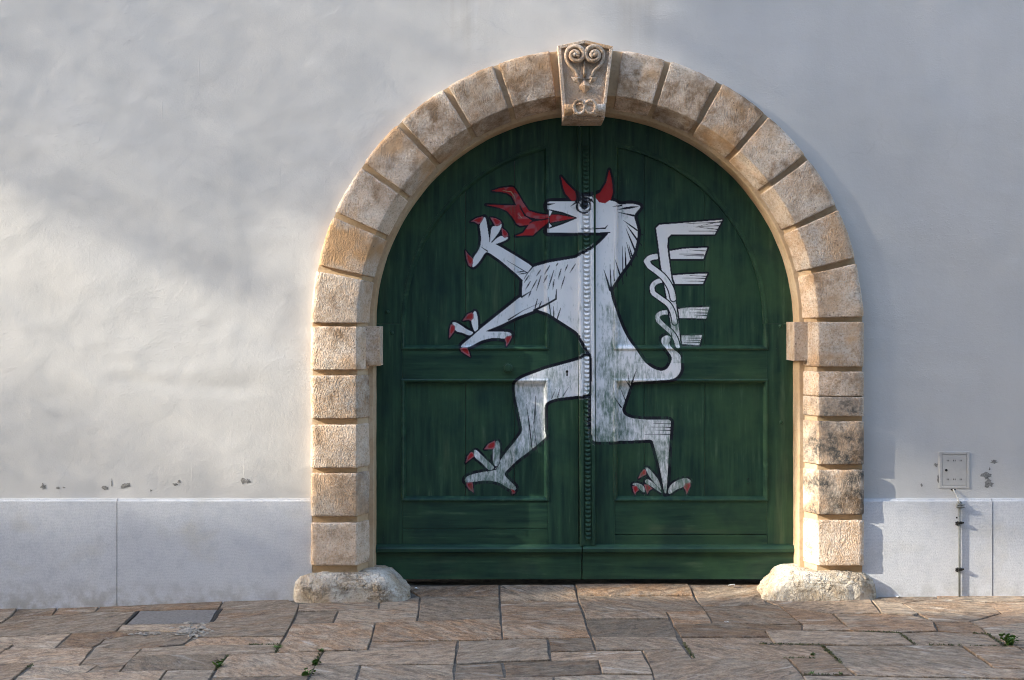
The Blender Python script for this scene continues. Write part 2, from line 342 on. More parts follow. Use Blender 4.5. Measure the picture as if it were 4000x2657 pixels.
CR = {1: (0, 2330, .29648), 2: (650, 2330, .29648), 3: (1300, 2270, .29648), 4: (1950, 2270, .29648), 5: (2600, 2270, .29648), 6: (3250, 2300, .31766)}
def crop(c, p): x0, y0, s = CR[c]; return x0 + p[0] * s, y0 + p[1] * s
SLABS = [
 (1, [(-150,165),(240,150),(150,255),(20,345),(-150,400)], .5), (1, [(250,140),(775,125),(690,240),(150,260)], 1), (1, [(775,125),(1340,95),(1260,190),(690,240)], .9),
 (1, [(1340,95),(2947,52),(2882,160),(1830,185),(1260,190)], .8), (1, [(150,260),(690,240),(1260,190),(1790,185),(1530,450),(-150,530),(-150,400),(20,345)], .9),
 (1, [(1600,372),(2760,350),(2690,400),(2600,470),(1860,445),(1540,450)], .1), (1, [(-150,530),(940,485),(720,680),(90,695),(190,625),(-150,650)], .3),
 (1, [(-150,660),(190,625),(0,750),(-150,780)], .4), (1, [(940,485),(1530,452),(1740,500),(1370,560),(1340,600),(1200,665),(720,680)], .9),
 (1, [(1530,452),(1860,447),(2600,475),(2420,620),(1870,680),(1240,670),(1340,600),(1370,560),(1740,500)], .8),
 (1, [(-150,790),(0,750),(60,700),(1240,670),(1040,905),(390,935),(430,870),(-150,890)], .4), (1, [(-150,890),(430,870),(150,1103),(-20,1250),(-300,1250)], .5),
 (1, [(390,940),(1040,905),(1290,905),(1130,1010),(230,1060)], .4), (1, [(1240,670),(1870,682),(1575,995),(1130,1010),(1290,905),(1040,905)], .6),
 (1, [(230,1060),(1130,1010),(1575,998),(2200,975),(2100,1103),(2050,1200),(100,1250)], .3),
 (2, [(755,46),(1610,30),(1680,80),(1750,100),(1740,145),(690,160)], 0), (2, [(740,165),(1740,150),(1725,195),(1630,400),(1555,520),(430,540),(400,520),(530,350),(590,335)], .9),
 (2, [(360,560),(430,540),(1555,525),(1490,635),(300,650),(230,625)], .6), (2, [(-322,682),(300,650),(1490,637),(1440,745),(820,770),(-430,785)], .15),
 (2, [(-430,785),(820,770),(800,790),(645,965),(8,975),(-617,995)], .3), (2, [(820,770),(1440,745),(2070,720),(1880,1040),(600,1065),(660,965)], .4),
 (2, [(8,975),(645,965),(560,1103),(520,1250),(-180,1250),(-90,1103)], .15), (2, [(600,1065),(1880,1040),(1860,1103),(1800,1250),(500,1250)], .2),
 (3, [(-450,300),(100,265),(625,250),(605,360),(75,385),(-470,400)], 1), (3, [(625,250),(860,225),(1150,175),(1140,350),(605,360)], 1), (3, [(-467,400),(75,385),(5,548),(-540,562)], .7),
 (3, [(75,385),(605,360),(1140,350),(1110,530),(5,548)], .8), (3, [(-540,562),(5,548),(560,550),(455,905),(-120,920),(-752,947),(-702,839)], .8),
 (3, [(560,550),(1110,530),(2205,485),(2240,755),(500,790)], .9), (3, [(500,792),(1655,780),(1620,880),(455,905)], .7),
 (3, [(940,70),(2190,50),(2195,165),(1150,172)], .8), (3, [(1150,172),(2195,165),(2210,480),(1110,530),(1140,350)], .8), (3, [(-120,922),(455,905),(1625,880),(1600,1090),(365,1103),(-252,1130)], .15),
 (3, [(-252,1130),(365,1103),(300,1305),(250,1450),(-400,1450)], 0), (3, [(365,1105),(1600,1090),(1590,1450),(250,1450)], .3), (4, [(-540,785),(630,755),(680,1040),(30,1055),(-570,1090)], .4),
 (4, [(5,45),(990,35),(1040,240),(10,255)], 1), (4, [(10,255),(1040,240),(1100,420),(1145,575),(260,575),(30,580)], .7), (4, [(30,580),(1145,575),(1185,700),(1210,740),(650,750),(45,755)], 1),
 (4, [(990,35),(2480,28),(2560,150),(1030,160)], 1), (4, [(1030,160),(2560,150),(2720,390),(2200,405),(1115,405)], .6), (4, [(1115,405),(2200,408),(2240,490),(1135,495)], .9),
 (4, [(1135,497),(2240,490),(2330,650),(2350,735),(1215,740),(1160,600)], .7), (4, [(2200,405),(2720,392),(2790,510),(2800,560),(2290,570)], .9), (4, [(640,752),(1215,742),(1270,910),(670,930)], .9),
 (4, [(1215,742),(2335,737),(2450,910),(1880,912),(1270,910)], .2), (4, [(1880,912),(2450,910),(2540,1018),(3800,1020),(4050,1305),(4180,1450),(2110,1450),(2050,1305)], .3),
 (4, [(670,930),(1270,910),(1880,912),(1930,1030),(1300,1035),(680,1040)], .3), (4, [(50,1060),(680,1040),(1300,1035),(1350,1220),(75,1265)], .6), (4, [(1300,1035),(1930,1030),(2030,1230),(1350,1222)], .2),
 (4, [(-600,1290),(75,1265),(720,1250),(720,1450),(-600,1450)], .1), (4, [(720,1250),(1350,1222),(2030,1232),(2110,1450),(720,1450)], .1), (4, [(-570,1092),(30,1057),(75,1265),(-600,1290)], .2),
 (5, [(288,35),(1330,38),(1290,200),(1330,300),(480,325)], 1), (5, [(480,325),(1330,300),(1480,305),(1800,565),(620,550)], .8),
 (6, [(-830,140),(470,120),(600,300),(20,310),(-640,215)], .1), (6, [(-640,215),(10,310),(190,480),(-330,450),(-366,433)], .8), (6, [(20,310),(600,302),(1000,330),(1250,400),(1300,520),(840,540),(380,530),(220,510)], .9),
 (6, [(480,140),(860,180),(1060,300),(1000,330),(600,300)], .2), (6, [(600,70),(1270,60),(1300,120),(860,180),(480,140)], .3), (6, [(1270,60),(2600,55),(2600,150),(1880,165),(1300,125)], .6),
 (6, [(860,180),(1300,122),(1880,165),(2080,300),(1700,400),(1250,400),(1060,300)], .6), (6, [(1880,165),(2600,155),(2600,420),(2300,420),(1850,485),(1700,400),(2080,300)], .6),
 (6, [(1250,400),(1700,400),(1850,490),(1910,555),(1740,550),(1300,520)], .9), (6, [(840,540),(1300,520),(1910,555),(2130,710),(1020,690)], .2),
 (6, [(-823,521),(-560,515),(380,530),(840,545),(1020,690),(0,685),(-711,672)], 0), (5, [(90,575),(620,552),(1800,568),(1800,645),(1310,662),(1380,730),(200,735)], .8),
 (5, [(200,735),(1380,732),(1430,825),(2050,848),(2240,1010),(350,1015)], .3), (5, [(1800,568),(2361,575),(2480,645),(1800,650)], .5), (6, [(-133,697),(1020,692),(1600,706),(1990,970),(150,955)], .4),
 (6, [(1600,706),(2270,720),(2600,900),(2600,1000),(1990,975)], .6), (6, [(1850,488),(2300,424),(2600,424),(2600,640),(2100,640),(1910,555)], .3), (6, [(2100,642),(2600,645),(2600,895),(2270,720),(2140,712)], .2),
 (6, [(150,955),(1990,972),(2600,1003),(2600,1105),(860,1078),(300,1062)], .3), (5, [(1608,1020),(2240,1012),(2350,1105),(2480,1235),(1800,1235)], .5), (6, [(-366,1062),(300,1062),(860,1080),(2600,1107),(2700,1300),(-260,1300)], .1),
]
rs = random.Random(5)
def slab_mesh(pts, thick=.05, inset=.0048, lift=0.):
    n = len(pts); cx = sum(p[0] for p in pts) / n; cy = sum(p[1] for p in pts) / n
    out = []
    area = sum(pts[i][0] * pts[(i + 1) % n][1] - pts[(i + 1) % n][0] * pts[i][1] for i in range(n))
    sg = 1 if area > 0 else -1
    for i in range(n):
        p0, p1, p2 = (Vector(pts[i - 1]), Vector(pts[i]), Vector(pts[(i + 1) % n]))
        d1 = (p1 - p0).normalized(); d2 = (p2 - p1).normalized()
        m = Vector((-(d1.y + d2.y), d1.x + d2.x)) * sg
        if m.length < 1e-4: m = Vector((-d1.y, d1.x)) * sg
        m.normalize(); q = p1 + m * min(2.2, 1 / max(.45, m.dot(Vector((-d1.y, d1.x)) * sg))) * inset
        out.append(q)
    # break the straight edges a little
    fine = []
    for i in range(n):
        a, b = out[i], out[(i + 1) % n]; L = (b - a).length; k = max(1, int(L / .11))
        nr = Vector((-(b - a).y, (b - a).x)).normalized()
        for j in range(k):
            q = a.lerp(b, j / k)
            if j: q = q + nr * rs.uniform(-.007, .006)
            fine.append(q)
    tx, ty, dz = rs.uniform(-.007, .007), rs.uniform(-.009, .009), rs.uniform(-.004, .004) + lift
    bm = bmesh.new(); vs = []
    for q in fine: vs.append(bm.verts.new((q.x, q.y, gz(q.x, q.y) + dz + (q.x - cx) * tx + (q.y - cy) * ty)))
    f = bm.faces.new(vs)
    if f.normal.z < 0 or (bm.normal_update() or f.normal.z < 0): f.normal_flip()
    top = list(f.verts)
    r = bmesh.ops.extrude_face_region(bm, geom=[f])
    bmesh.ops.translate(bm, verts=[e for e in r['geom'] if isinstance(e, bmesh.types.BMVert)], vec=(0, 0, -thick))
    bmesh.ops.recalc_face_normals(bm, faces=bm.faces)
    ts = set(top); ed = [e for e in bm.edges if e.verts[0] in ts and e.verts[1] in ts]
    bmesh.ops.bevel(bm, geom=ed, offset=.003, segments=1, affect='EDGES')
    me = bpy.data.meshes.new('paving_slab'); bm.to_mesh(me); bm.free(); return me
for c, pl, rust in SLABS:
    pts = [ground(*crop(c, p))[:2] for p in pl]
    o = place('paving_slab', slab_mesh(pts), M_SL, pave); o['rust'] = float(rust)
# slabs that carry on outside the frame
y = -1.6; row = 0
while y > -4.4:
    dp = rs.uniform(.28, .42); x = -5.6 - rs.uniform(0, .5)
    while x < 5.6:
        L = rs.uniform(.5, .95); q = [(x, y), (x + L, y), (x + L, y - dp), (x, y - dp)]
        inn = [project(a, b, 0) for a, b in q]
        if all(not (-60 < a < 4060 and b < 2700) for a, b in inn):
            o = place('paving_slab', slab_mesh(q, lift=-.004), M_SL, pave); o['rust'] = rs.random() * .7
        x += L
    y -= dp
for sd in (-1, 1):
    y = 0.
    while y > -1.6:
        dp = rs.uniform(.28, .42); x = 3.66 + rs.uniform(0, .1) - abs(y) * .35
        while x < 5.6:
            L = rs.uniform(.5, .95); q = [(sd * x, y), (sd * (x + L), y), (sd * (x + L), y - dp), (sd * x, y - dp)]
            inn = [project(a, b, 0) for a, b in q]
            if all(not (-90 < a < 4090 and b < 2700) for a, b in inn):
                o = place('paving_slab', slab_mesh(q, lift=-.004), M_SL, pave); o['rust'] = rs.random() * .7
            x += L
        y -= dp
# grey inspection cover set in the paving, with its two steel edges
cov = empty('access_cover', (*ground(700, 2415)[:2], gz(-2.1, 0)))
tag(cov, 'smooth grey rectangular stone cover with steel edges let into the paving by the left plinth', 'access cover')
cp = [ground(*crop(1, p))[:2] for p in [(1840,188),(2876,168),(2768,342),(1665,362)]]
place('cover_slab', slab_mesh(cp, inset=.004), M_COVER, cov)
def strip(c, a, b, wd, name):
    A, B = Vector(ground(*crop(c, a))[:2]), Vector(ground(*crop(c, b))[:2]); nrm = Vector((-(B - A).y, (B - A).x)).normalized() * wd
    q = [A - nrm, B - nrm, B + nrm, A + nrm]
    place(name, slab_mesh([tuple(v) for v in q], .03, 0., .001), M_DARKMETAL, cov)
strip(1, (1818,190), (1625,368), .010, 'steel_edge'); strip(1, (2915,168), (2790,340), .012, 'steel_edge')

# ------------------------------------------------------------------ building wall
CX, CZ = .505, 1.840                              # centre of the arch
RO, RF, RC, RI = 1.848, 1.539, 1.472, 1.447       # outer edge, face edge, foot of the chamfer, opening
bw = empty('building_wall', (0, 0, 0)); tag(bw, 'pale rendered house wall above a grey stone plinth', 'wall')
ZT = wall(0, 1948)[1]
def wall_h(x, z):
    k = 1. if x < -1 else .75
    h = .0065 * fbm(x, 3.1, z, .75, 2) + .0036 * k * fbm(x, 8.7, z * 1.15, 2.6, 3)
    h += .0022 * k * max(0, fbm(x * .7, 1.7, z * 1.6, 5.5, 2))
    # an old patched edge running down the left part of the wall, and ledges below it
    e = math.exp(-((x + 1.87 + .04 * math.sin(z * 5)) / .05) ** 2) * smooth((z - 1.35) / .3) * smooth((3.3 - z) / .6)
    h += .0013 * e
    e2 = math.exp(-((z - 1.44 - .03 * math.sin(x * 4)) / .045) ** 2) * smooth((x + 2.9) / .3) * smooth((-1.5 - x) / .3)
    return -(h - .003 * e2)
nx, nz = 481, 217
gx = np.linspace(-6, 6, nx); gzv = np.linspace(ZT - .02, 6.0, nz)
V = [(x, wall_h(x, z), z) for x in gx for z in gzv]
F = []
for i in range(nx - 1):
    for j in range(nz - 1):
        x = (gx[i] + gx[i + 1]) / 2 - CX; z = (gzv[j] + gzv[j + 1]) / 2
        if (z < CZ and abs(x) < RO - .10) or (z >= CZ and math.hypot(x, z - CZ) < RO - .10): continue
        a = i * nz + j; F.append((a, a + nz, a + nz + 1, a + 1))
pm = mesh_np('plaster', V, F); add('plaster', pm, M_PL, bw, smooth=True)
# dark passage behind the gate, closed on all sides
pv = [(x, y, z) for x in (-1.3, 2.3) for y in (.44, 1.6) for z in (-.2, 3.9)]
pf = [(0, 1, 3, 2), (4, 6, 7, 5), (2, 3, 7, 6), (1, 5, 7, 3)]
add('passage', mesh_np('passage', pv, pf), M_INT, bw)
# plinth slabs
def plinth(x0, x1, yf):
    bm = bmesh.new(); bmesh.ops.create_cube(bm, size=1)
    for v in bm.verts:
        v.co = ((x0 if v.co.x < 0 else x1), (yf if v.co.y < 0 else .12), (-.25 if v.co.z < 0 else ZT))
    ed = [e for e in bm.edges if all(v.co.y < .1 for v in e.verts) and all(v.co.z > 0 for v in e.verts)]
    bmesh.ops.bevel(bm, geom=ed, offset=.014, segments=2, affect='EDGES')
    me = bpy.data.meshes.new('plinth_slab'); bm.to_mesh(me); bm.free()
    return place('plinth_slab', me, M_PLI, bw)
jl, jr = wall(461, 2100)[0], wall(3871, 2100)[0]
plinth(-6, jl - .003, -.022); plinth(jl + .003, -1.345, -.024); plinth(2.352, jr - .002, -.024); plinth(jr + .002, 6, -.021)
# spots where the render has come away
def chip(px, py, w_, h_, seed, mat=M_CHIP):
    r = random.Random(seed); X, Z = wall(px, py); w_ /= S; h_ /= S
    V = [(X, wall_h(X, Z) - .0022, Z)]; n = 15; rr = [1 + .45 * r.uniform(-1, 1) for _ in range(n)]
    for k in range(n):
        t = 2 * math.pi * k / n; q = rr[k]
        x = X + w_ / 2 * q * math.cos(t); z = Z + h_ / 2 * q * math.sin(t); V.append((x, wall_h(x, z) - .0014, z))
    me = recalc(mesh_np('chipped_spot', V, [(0, k + 1, (k + 1) % n + 1) for k in range(n)]))
    place('chipped_spot', me, mat, bw)
for i, (x, y, a, b) in enumerate([(169,1901,20,22),(228,1906,18,8),(250,1905,12,6),(410,1906,30,14),(488,1896,42,20),(700,1880,14,16),(684,1892,18,10),(950,1877,26,22),(968,1880,22,16),
                                  (436,1885,4,30),(3656,1816,18,12),(3665,1870,8,30),(3884,1805,24,14),(3852,1858,36,22),(3862,1888,30,30),(3866,1832,6,10),(590,1916,7,7),(3600,1895,8,12)]):
    chip(x, y, a, b, 40 + i)

# ------------------------------------------------------------------ stone archway
arch = empty('stone_archway', (CX, 0, 0)); tag(arch, 'round arch of warm rough limestone blocks framing the green gate', 'archway')
YF = -.068                                         # front of the stones
def ring(r, th, side=1): return CX + side * r * math.sin(th), CZ + r * math.cos(th)
PROF = [(RO, .03), (RO, -.045), (RO - .008, -.060), (RO - .022, YF)] + [(RO - .022 + (RF - RO + .028) * k / 13, YF) for k in range(1, 14)] + \
       [(RF + .0015, YF + .0006), (RF - .0025, YF + .005)] + [(RF - .0025 + (RC - RF + .0065) * k / 6, YF + .005 + (.058 - YF - .005) * k / 6) for k in range(1, 7)] + [(RC - .003, .085)]
def prof_normals(P):
    N = []
    for i in range(len(P)):
        a, b = P[max(0, i - 1)], P[min(len(P) - 1, i + 1)]; d = Vector((b[0] - a[0], b[1] - a[1])).normalized()
        N.append((-d.y * -1, -d.x * -1 * -1))
    return N
def stone(name, posf, L, seed, stain=0., prof=PROF, amp=1., parent=arch, groove=.038, grime_shade=0.):
    """posf(s, r) -> (x, z); s runs along the stone 0..L"""
    r0 = random.Random(seed); rho = .007 + r0.uniform(0, .004); V = []
    nu = max(14, int(L / .016)); us = [0, 0] + [rho * .25, rho * .6] + list(np.linspace(rho, L - rho, nu)) + [L - rho * .6, L - rho * .25] + [L, L]
    P = prof; Np = len(P); tl = r0.uniform(-.004, .004)
    for iu, s in enumerate(us):
        de = min(s, L - s); ins = 0.
        if de < rho: ins = rho - math.sqrt(max(0, rho * rho - (rho - de) ** 2))
        if iu in (0, len(us) - 1): ins = groove + .012
        for iv, (r, y) in enumerate(P):
            a, b = P[max(0, iv - 1)], P[min(Np - 1, iv + 1)]
            t = Vector((b[0] - a[0], b[1] - a[1])).normalized(); nr, ny = t.y, -t.x        # outward: front is -y
            if iv <= 1: nr, ny = 1., 0.
            if ny > 0: nr, ny = -nr, -ny
            x, z = posf(s, r)
            n1 = fbm(x + seed, y, z, 9, 3) * .0030 + fbm(x, y + seed, z, 34, 2) * .0016
            edge = smooth(1 - de / .05); n2 = edge * fbm(x, y, z + seed, 22, 2) * .006
            edge2 = smooth(1 - min(abs(r - RF), abs(r - RO)) / .04); n2 += edge2 * fbm(x + 3, y, z + seed, 24, 2) * .0025
            dsp = (n1 - abs(n2)) * amp - ins + tl * (s / L - .5)
            ds = fbm(x, z, seed, 15, 2) * .003 if iu in (0, 1, len(us) - 1, len(us) - 2) else 0.
            x, z = posf(s + ds, r + nr * dsp); V.append((x, y + ny * dsp, z))
    me = recalc(mesh_np(name, V, grid_faces(len(us), Np)))
    o = place(name, me, M_ST, parent, smooth=True); o['stain'] = float(stain); o['grime_shade'] = float(grime_shade); return o
GAP = .0185
def arch_stone(th0, th1, side, seed, stain):
    g = GAP / 1.7; a, b = math.radians(th0) + g, math.radians(th1) - g
    def pf(s, r, a=a, b=b, side=side): return ring(r, a + (b - a) * s / ((b - a) * 1.7), side)
    return stone('arch_stone', pf, (b - a) * 1.7, seed, stain * .6, grime_shade=max(0., 1.1 - th0 / 48))  # real grime plus painted shade, strongest on the crown stones
LT = [7.3, 19.5, 31.0, 43.1, 54.7, 66.5, 78.2, 90.3]; RT = [6.6, 17.0, 28.7, 40.5, 52.6, 64.8, 76.6, 89.0]
LS = [.55, .35, .2, .1, .25, .15, .1]; RS = [.25, .2, .4, .5, .25, .15, .3]
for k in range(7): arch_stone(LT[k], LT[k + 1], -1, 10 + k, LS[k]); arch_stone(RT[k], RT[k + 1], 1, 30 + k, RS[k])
def zpx(py): return wall(0, py, YF)[1]
def jamb_stone(side, y0, y1, seed, stain, gapless=False):
    z0, z1 = zpx(y1), zpx(y0)
    def pf(s, r): return CX + side * (r + .004), z0 + s
    return stone('jamb_stone', pf, z1 - z0, seed, stain, groove=.010 if gapless else .038)
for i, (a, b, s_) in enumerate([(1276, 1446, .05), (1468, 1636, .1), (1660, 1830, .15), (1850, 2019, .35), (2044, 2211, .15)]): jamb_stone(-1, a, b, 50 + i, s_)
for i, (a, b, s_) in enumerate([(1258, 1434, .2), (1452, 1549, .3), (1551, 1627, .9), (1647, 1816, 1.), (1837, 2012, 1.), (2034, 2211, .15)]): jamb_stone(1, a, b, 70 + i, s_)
# little imposts that step into the opening
for side, a, b in ((-1, 1276, 1432), (1, 1258, 1412)):
    z0, z1 = zpx(b), zpx(a)
    x0, x1 = sorted((CX + side * (RC + .03), CX + side * (RI - .046)))
    me = prism(rect(x0, x1, z0, z1), .030, .33, .005, 2); o = place('impost_block', me, M_ST, arch); o['stain'] = .1
# continuous smooth lining: the bed of the joints, the strip behind the chamfer and the reveal
LP = [(RO - .004, .03), (RO - .004, -.030), (RF + .004, -.030), (RC + .012, .078), (RI + .004, .080), (RI, .086), (RI, .20), (RI, .40)]
path = [(-1, z) for z in np.linspace(0, CZ, 30)]
V = []
def lin(r, s):
    if s[0] == 'L': return CX - r, s[1]
    if s[0] == 'R': return CX + r, s[1]
    return ring(r, s[1])
ST = [('L', z) for z in np.linspace(-.1, CZ, 36)] + [('A', t) for t in np.linspace(-math.pi / 2, math.pi / 2, 97)[1:-1]] + [('R', z) for z in np.linspace(CZ, -.1, 36)]
for s in ST:
    for r, y in LP:
        x, z = lin(r, s); q = fbm(x, y, z, 7, 2) * .003; x, z = lin(r + q, s); V.append((x, y + q, z))
place('arch_lining', recalc(mesh_np('arch_lining', V, grid_faces(len(ST), len(LP)))), M_LI, arch, smooth=False)
# foot stones, lumpy and worn
def foot(x0, x1, ztop, y0, y1, seed, lean):
    bm = bmesh.new(); bmesh.ops.create_icosphere(bm, subdivisions=5, radius=1)
    cx, cy, hx, hy = (x0 + x1) / 2, (y0 + y1) / 2, (x1 - x0) / 2, (y1 - y0) / 2
    for v in bm.verts:
        p = v.co.copy(); q = [math.copysign(abs(c) ** .52, c) for c in p]
        m = max(abs(c) for c in q)
        u = Vector(q) / max(1e-6, (abs(q[0]) ** 4 + abs(q[1]) ** 4 + abs(q[2]) ** 4) ** .25)
        x = cx + hx * u.x; yy = cy + hy * u.y; z = ztop * (u.z)
        inner = smooth((u.x * lean - .15) / .85)            # the end towards the gate is rounded down
        if z > 0: z *= 1 - .62 * inner * inner * smooth((abs(u.x) - .35) / .65)
        rough = fbm(x + seed, yy, z, 7, 3) * .009 + fbm(x, yy + seed, z, 24, 3) * .009 - abs(fbm(x, yy, z + seed, 16, 3)) * .016 * (.4 + .6 * smooth(fbm(x, yy, z + seed * 2, 3.5, 1) * 3 + .5))
        nrm = Vector((u.x ** 3, u.y ** 3, u.z ** 3)); nrm.normalize()
        v.co = Vector((x, yy, z)) + nrm * rough
    me = bpy.data.meshes.new('foot_stone'); bm.to_mesh(me); bm.free()
    return place('foot_stone', me, M_BA, arch, smooth=True)
foot(-1.475, -.685, .188, -.125, .27, 3, 1); foot(1.668, 2.450, .198, -.125, .27, 9, -1)

# keystone with its carving
def K(px, py, y): return wall(2050 + px * .24876, 130 + py * .24876, y)
ky = -.105
key = place('keystone', prism([K(*p, ky) for p in [(600,1335),(1250,1335),(1385,215),(935,112),(512,205)]], ky, .10, .006, 2), M_ST, arch); key['stain'] = .25
def kpart(name, me, smooth_=True):
    o = place(name, me, M_ST, key, smooth_); o['stain'] = .1; return o
fr = [K(*p, ky) for p in [(600,1335),(1250,1335),(1385,215),(935,112),(512,205)]]
inn = [K(*p, ky) for p in [(655,1330),(1200,1330),(1325,262),(935,170),(572,250)]]
# raised border: left, right and the two top pieces
for a, b in ((4, 0), (1, 2), (2, 3), (3, 4)):
    q = [fr[a], fr[b], inn[b], inn[a]]; kpart('border', prism(q, ky - .018, ky + .004, .004), False)
VOL = [(830,690),(795,605),(715,525),(660,435),(650,335),(690,255),(780,218),(868,240),(920,318),(902,405),(825,448),(748,425),(718,358),(758,305),(820,315),(838,365),(800,388)]
for sg in (1, -1):
    q = VOL if sg > 0 else [(1878 - x, y) for x, y in VOL]
    q = rounded(q, False, 2) if False else q
    fine = []
    for i in range(len(q) - 1):
        p0, p1, p2, p3 = (Vector(q[max(0, i - 1)]), Vector(q[i]), Vector(q[i + 1]), Vector(q[min(len(q) - 1, i + 2)]))
        for k in range(4):
            t = k / 4; fine.append(.5 * (2 * p1 + (p2 - p0) * t + (2 * p0 - 5 * p1 + 4 * p2 - p3) * t * t + (3 * p1 - p0 - 3 * p2 + p3) * t ** 3))
    pts, rad = [], []
    for i, v in enumerate(fine):
        t = i / (len(fine) - 1); X, Z = K(v.x, v.y, ky); pts.append((X, ky - .010 - .024 * t, Z)); rad.append(.010 + .007 * min(1, t * 2.5) - .003 * t)
    kpart('volute', tube(pts, rad, 8))
    bmc = bmesh.new(); bmesh.ops.create_uvsphere(bmc, u_segments=12, v_segments=8, radius=.017)
    X, Z = K(785 if sg > 0 else 1093, 355, ky)
    for v in bmc.verts: v.co = Vector((v.co.x + X, v.co.y * .9 + ky - .034, v.co.z + Z))
    me = bpy.data.meshes.new('volute_eye'); bmc.to_mesh(me); bmc.free(); kpart('volute_eye', me)
pts = [(*K(935, yy, ky), 0) for yy in (430, 520, 610, 700)]
kpart('stem', tube([(x, ky - .012, z) for x, z, _ in pts], [.008, .009, .011, .010], 8))
def bead(name, cx, cz, hx, hz, dep, e=1.):
    bmc = bmesh.new(); bmesh.ops.create_uvsphere(bmc, u_segments=14, v_segments=10, radius=1)
    X, Z = K(cx, cz, ky); kx = .24876 / S
    for v in bmc.verts: v.co = Vector((X + math.copysign(abs(v.co.x) ** e, v.co.x) * hx * kx, ky + v.co.y * dep, Z + math.copysign(abs(v.co.z) ** e, v.co.z) * hz * kx))
    me = bpy.data.meshes.new(name); bmc.to_mesh(me); bmc.free(); return kpart(name, me)
# lozenge leaf below the stem
q = [K(*p, ky) for p in [(930,730),(1048,840),(935,950),(848,842)]]; mid = K(935, 830, ky)
V = [(x, ky - .004, z) for x, z in q] + [(mid[0], ky - .042, mid[1])]
kpart('leaf', recalc(mesh_np('leaf', V + [(x, ky + .01, z) for x, z in q], [(0,1,4),(1,2,4),(2,3,4),(3,0,4),(0,1,6,5),(1,2,7,6),(2,3,8,7),(3,0,5,8)])), False)
for sg in (-1, 1):
    q = [K(935 + sg * a, b, ky) for a, b in [(20,720),(60,650),(120,690),(215,680),(165,760),(80,790),(70,700)]]
    mid = K(935 + sg * 120, 715, ky)
    V = [(x, ky - .003, z) for x, z in q] + [(mid[0], ky - .026, mid[1])]
    kpart('leaf', recalc(mesh_np('leaf', V, [(k, (k + 1) % 7, 7) for k in range(7)])), False)
# roll at the foot: a scroll seen from the front, with two lobes
def rollpts(a, b, yy): return [(*K(a + (b - a) * k / 8, yy, ky), 0) for k in range(9)]
rp = rollpts(615, 1250, 1210); kpart('roll', tube([(x, ky - .020, z) for x, z, _ in rp], [.040, .038, .036, .040, .042, .040, .036, .038, .040], 16))
for sg in (-1, 1):
    cxp = 935 + sg * 85
    ringp = []
    for k in range(17):
        t = 2 * math.pi * k / 16; X, Z = K(cxp + 84 * math.cos(t), 1185 - 102 * math.sin(t), ky); ringp.append((X, ky - .058, Z))
    kpart('lobe', tube(ringp, .012, 8, False)); bead('lobe_bead', cxp - sg * 5, 1200, 50, 66, .048)
    bead('foot_bead', 935 + sg * 160, 1285, 48, 30, .05); bead('foot_bead', 935 + sg * 285, 1250, 40, 60, .046)
bead('brow', 935, 1105, 90, 50, .058)
kb = place('lower_edge', prism([K(*p, ky) for p in [(602,1352),(1240,1352),(1252,1338),(1252,1322),(602,1322)]], ky + .012, .16, .006), M_ST, key); kb['stain'] = .3

# ------------------------------------------------------------------ gate leaves
YD = .25; KD = (D + YD) / D
def dr(px, py): return wall(px, py, YD)
def dpoly(pts): return [dr(*p) for p in pts]
DCX, DCY = 2280., 1265.
def arc(r, a0, a1, n=24):                           # angles from straight up, degrees
    return [(DCX + r * math.sin(math.radians(a0 + (a1 - a0) * k / n)), DCY - r * math.cos(math.radians(a0 + (a1 - a0) * k / n))) for k in range(n + 1)]
def arcy(x, r): return DCY - math.sqrt(max(0, r * r - (x - DCX) ** 2))
LEAF = {}
SEAM = 2263.
def lean(py): return (py - 1300) * .0062
leafL = empty('gate_leaf', (*[dr(1460, 2262)[0], YD], .05)); tag(leafL, 'left green gate leaf carrying the panther\'s fire and claws', 'gate leaf', 'two leaves of the painted gate')
leafR = empty('gate_leaf', (*[dr(3100, 2262)[0], YD], .05)); tag(leafR, 'right green gate leaf carrying the panther\'s tail and the scaled centre strip', 'gate leaf', 'two leaves of the painted gate')
def dpart(leaf, name, pts, y0, y1, bev=.003, across=0., pieces=True):
    me = prism(dpoly(pts), y0, y1, bev, 2); o = place(name, me, M_DO, leaf); o['across'] = float(across)
    if pieces: LEAF.setdefault(leaf, []).append(o)
    return o
R1, R2 = 702., 880.
YP = YD + .026
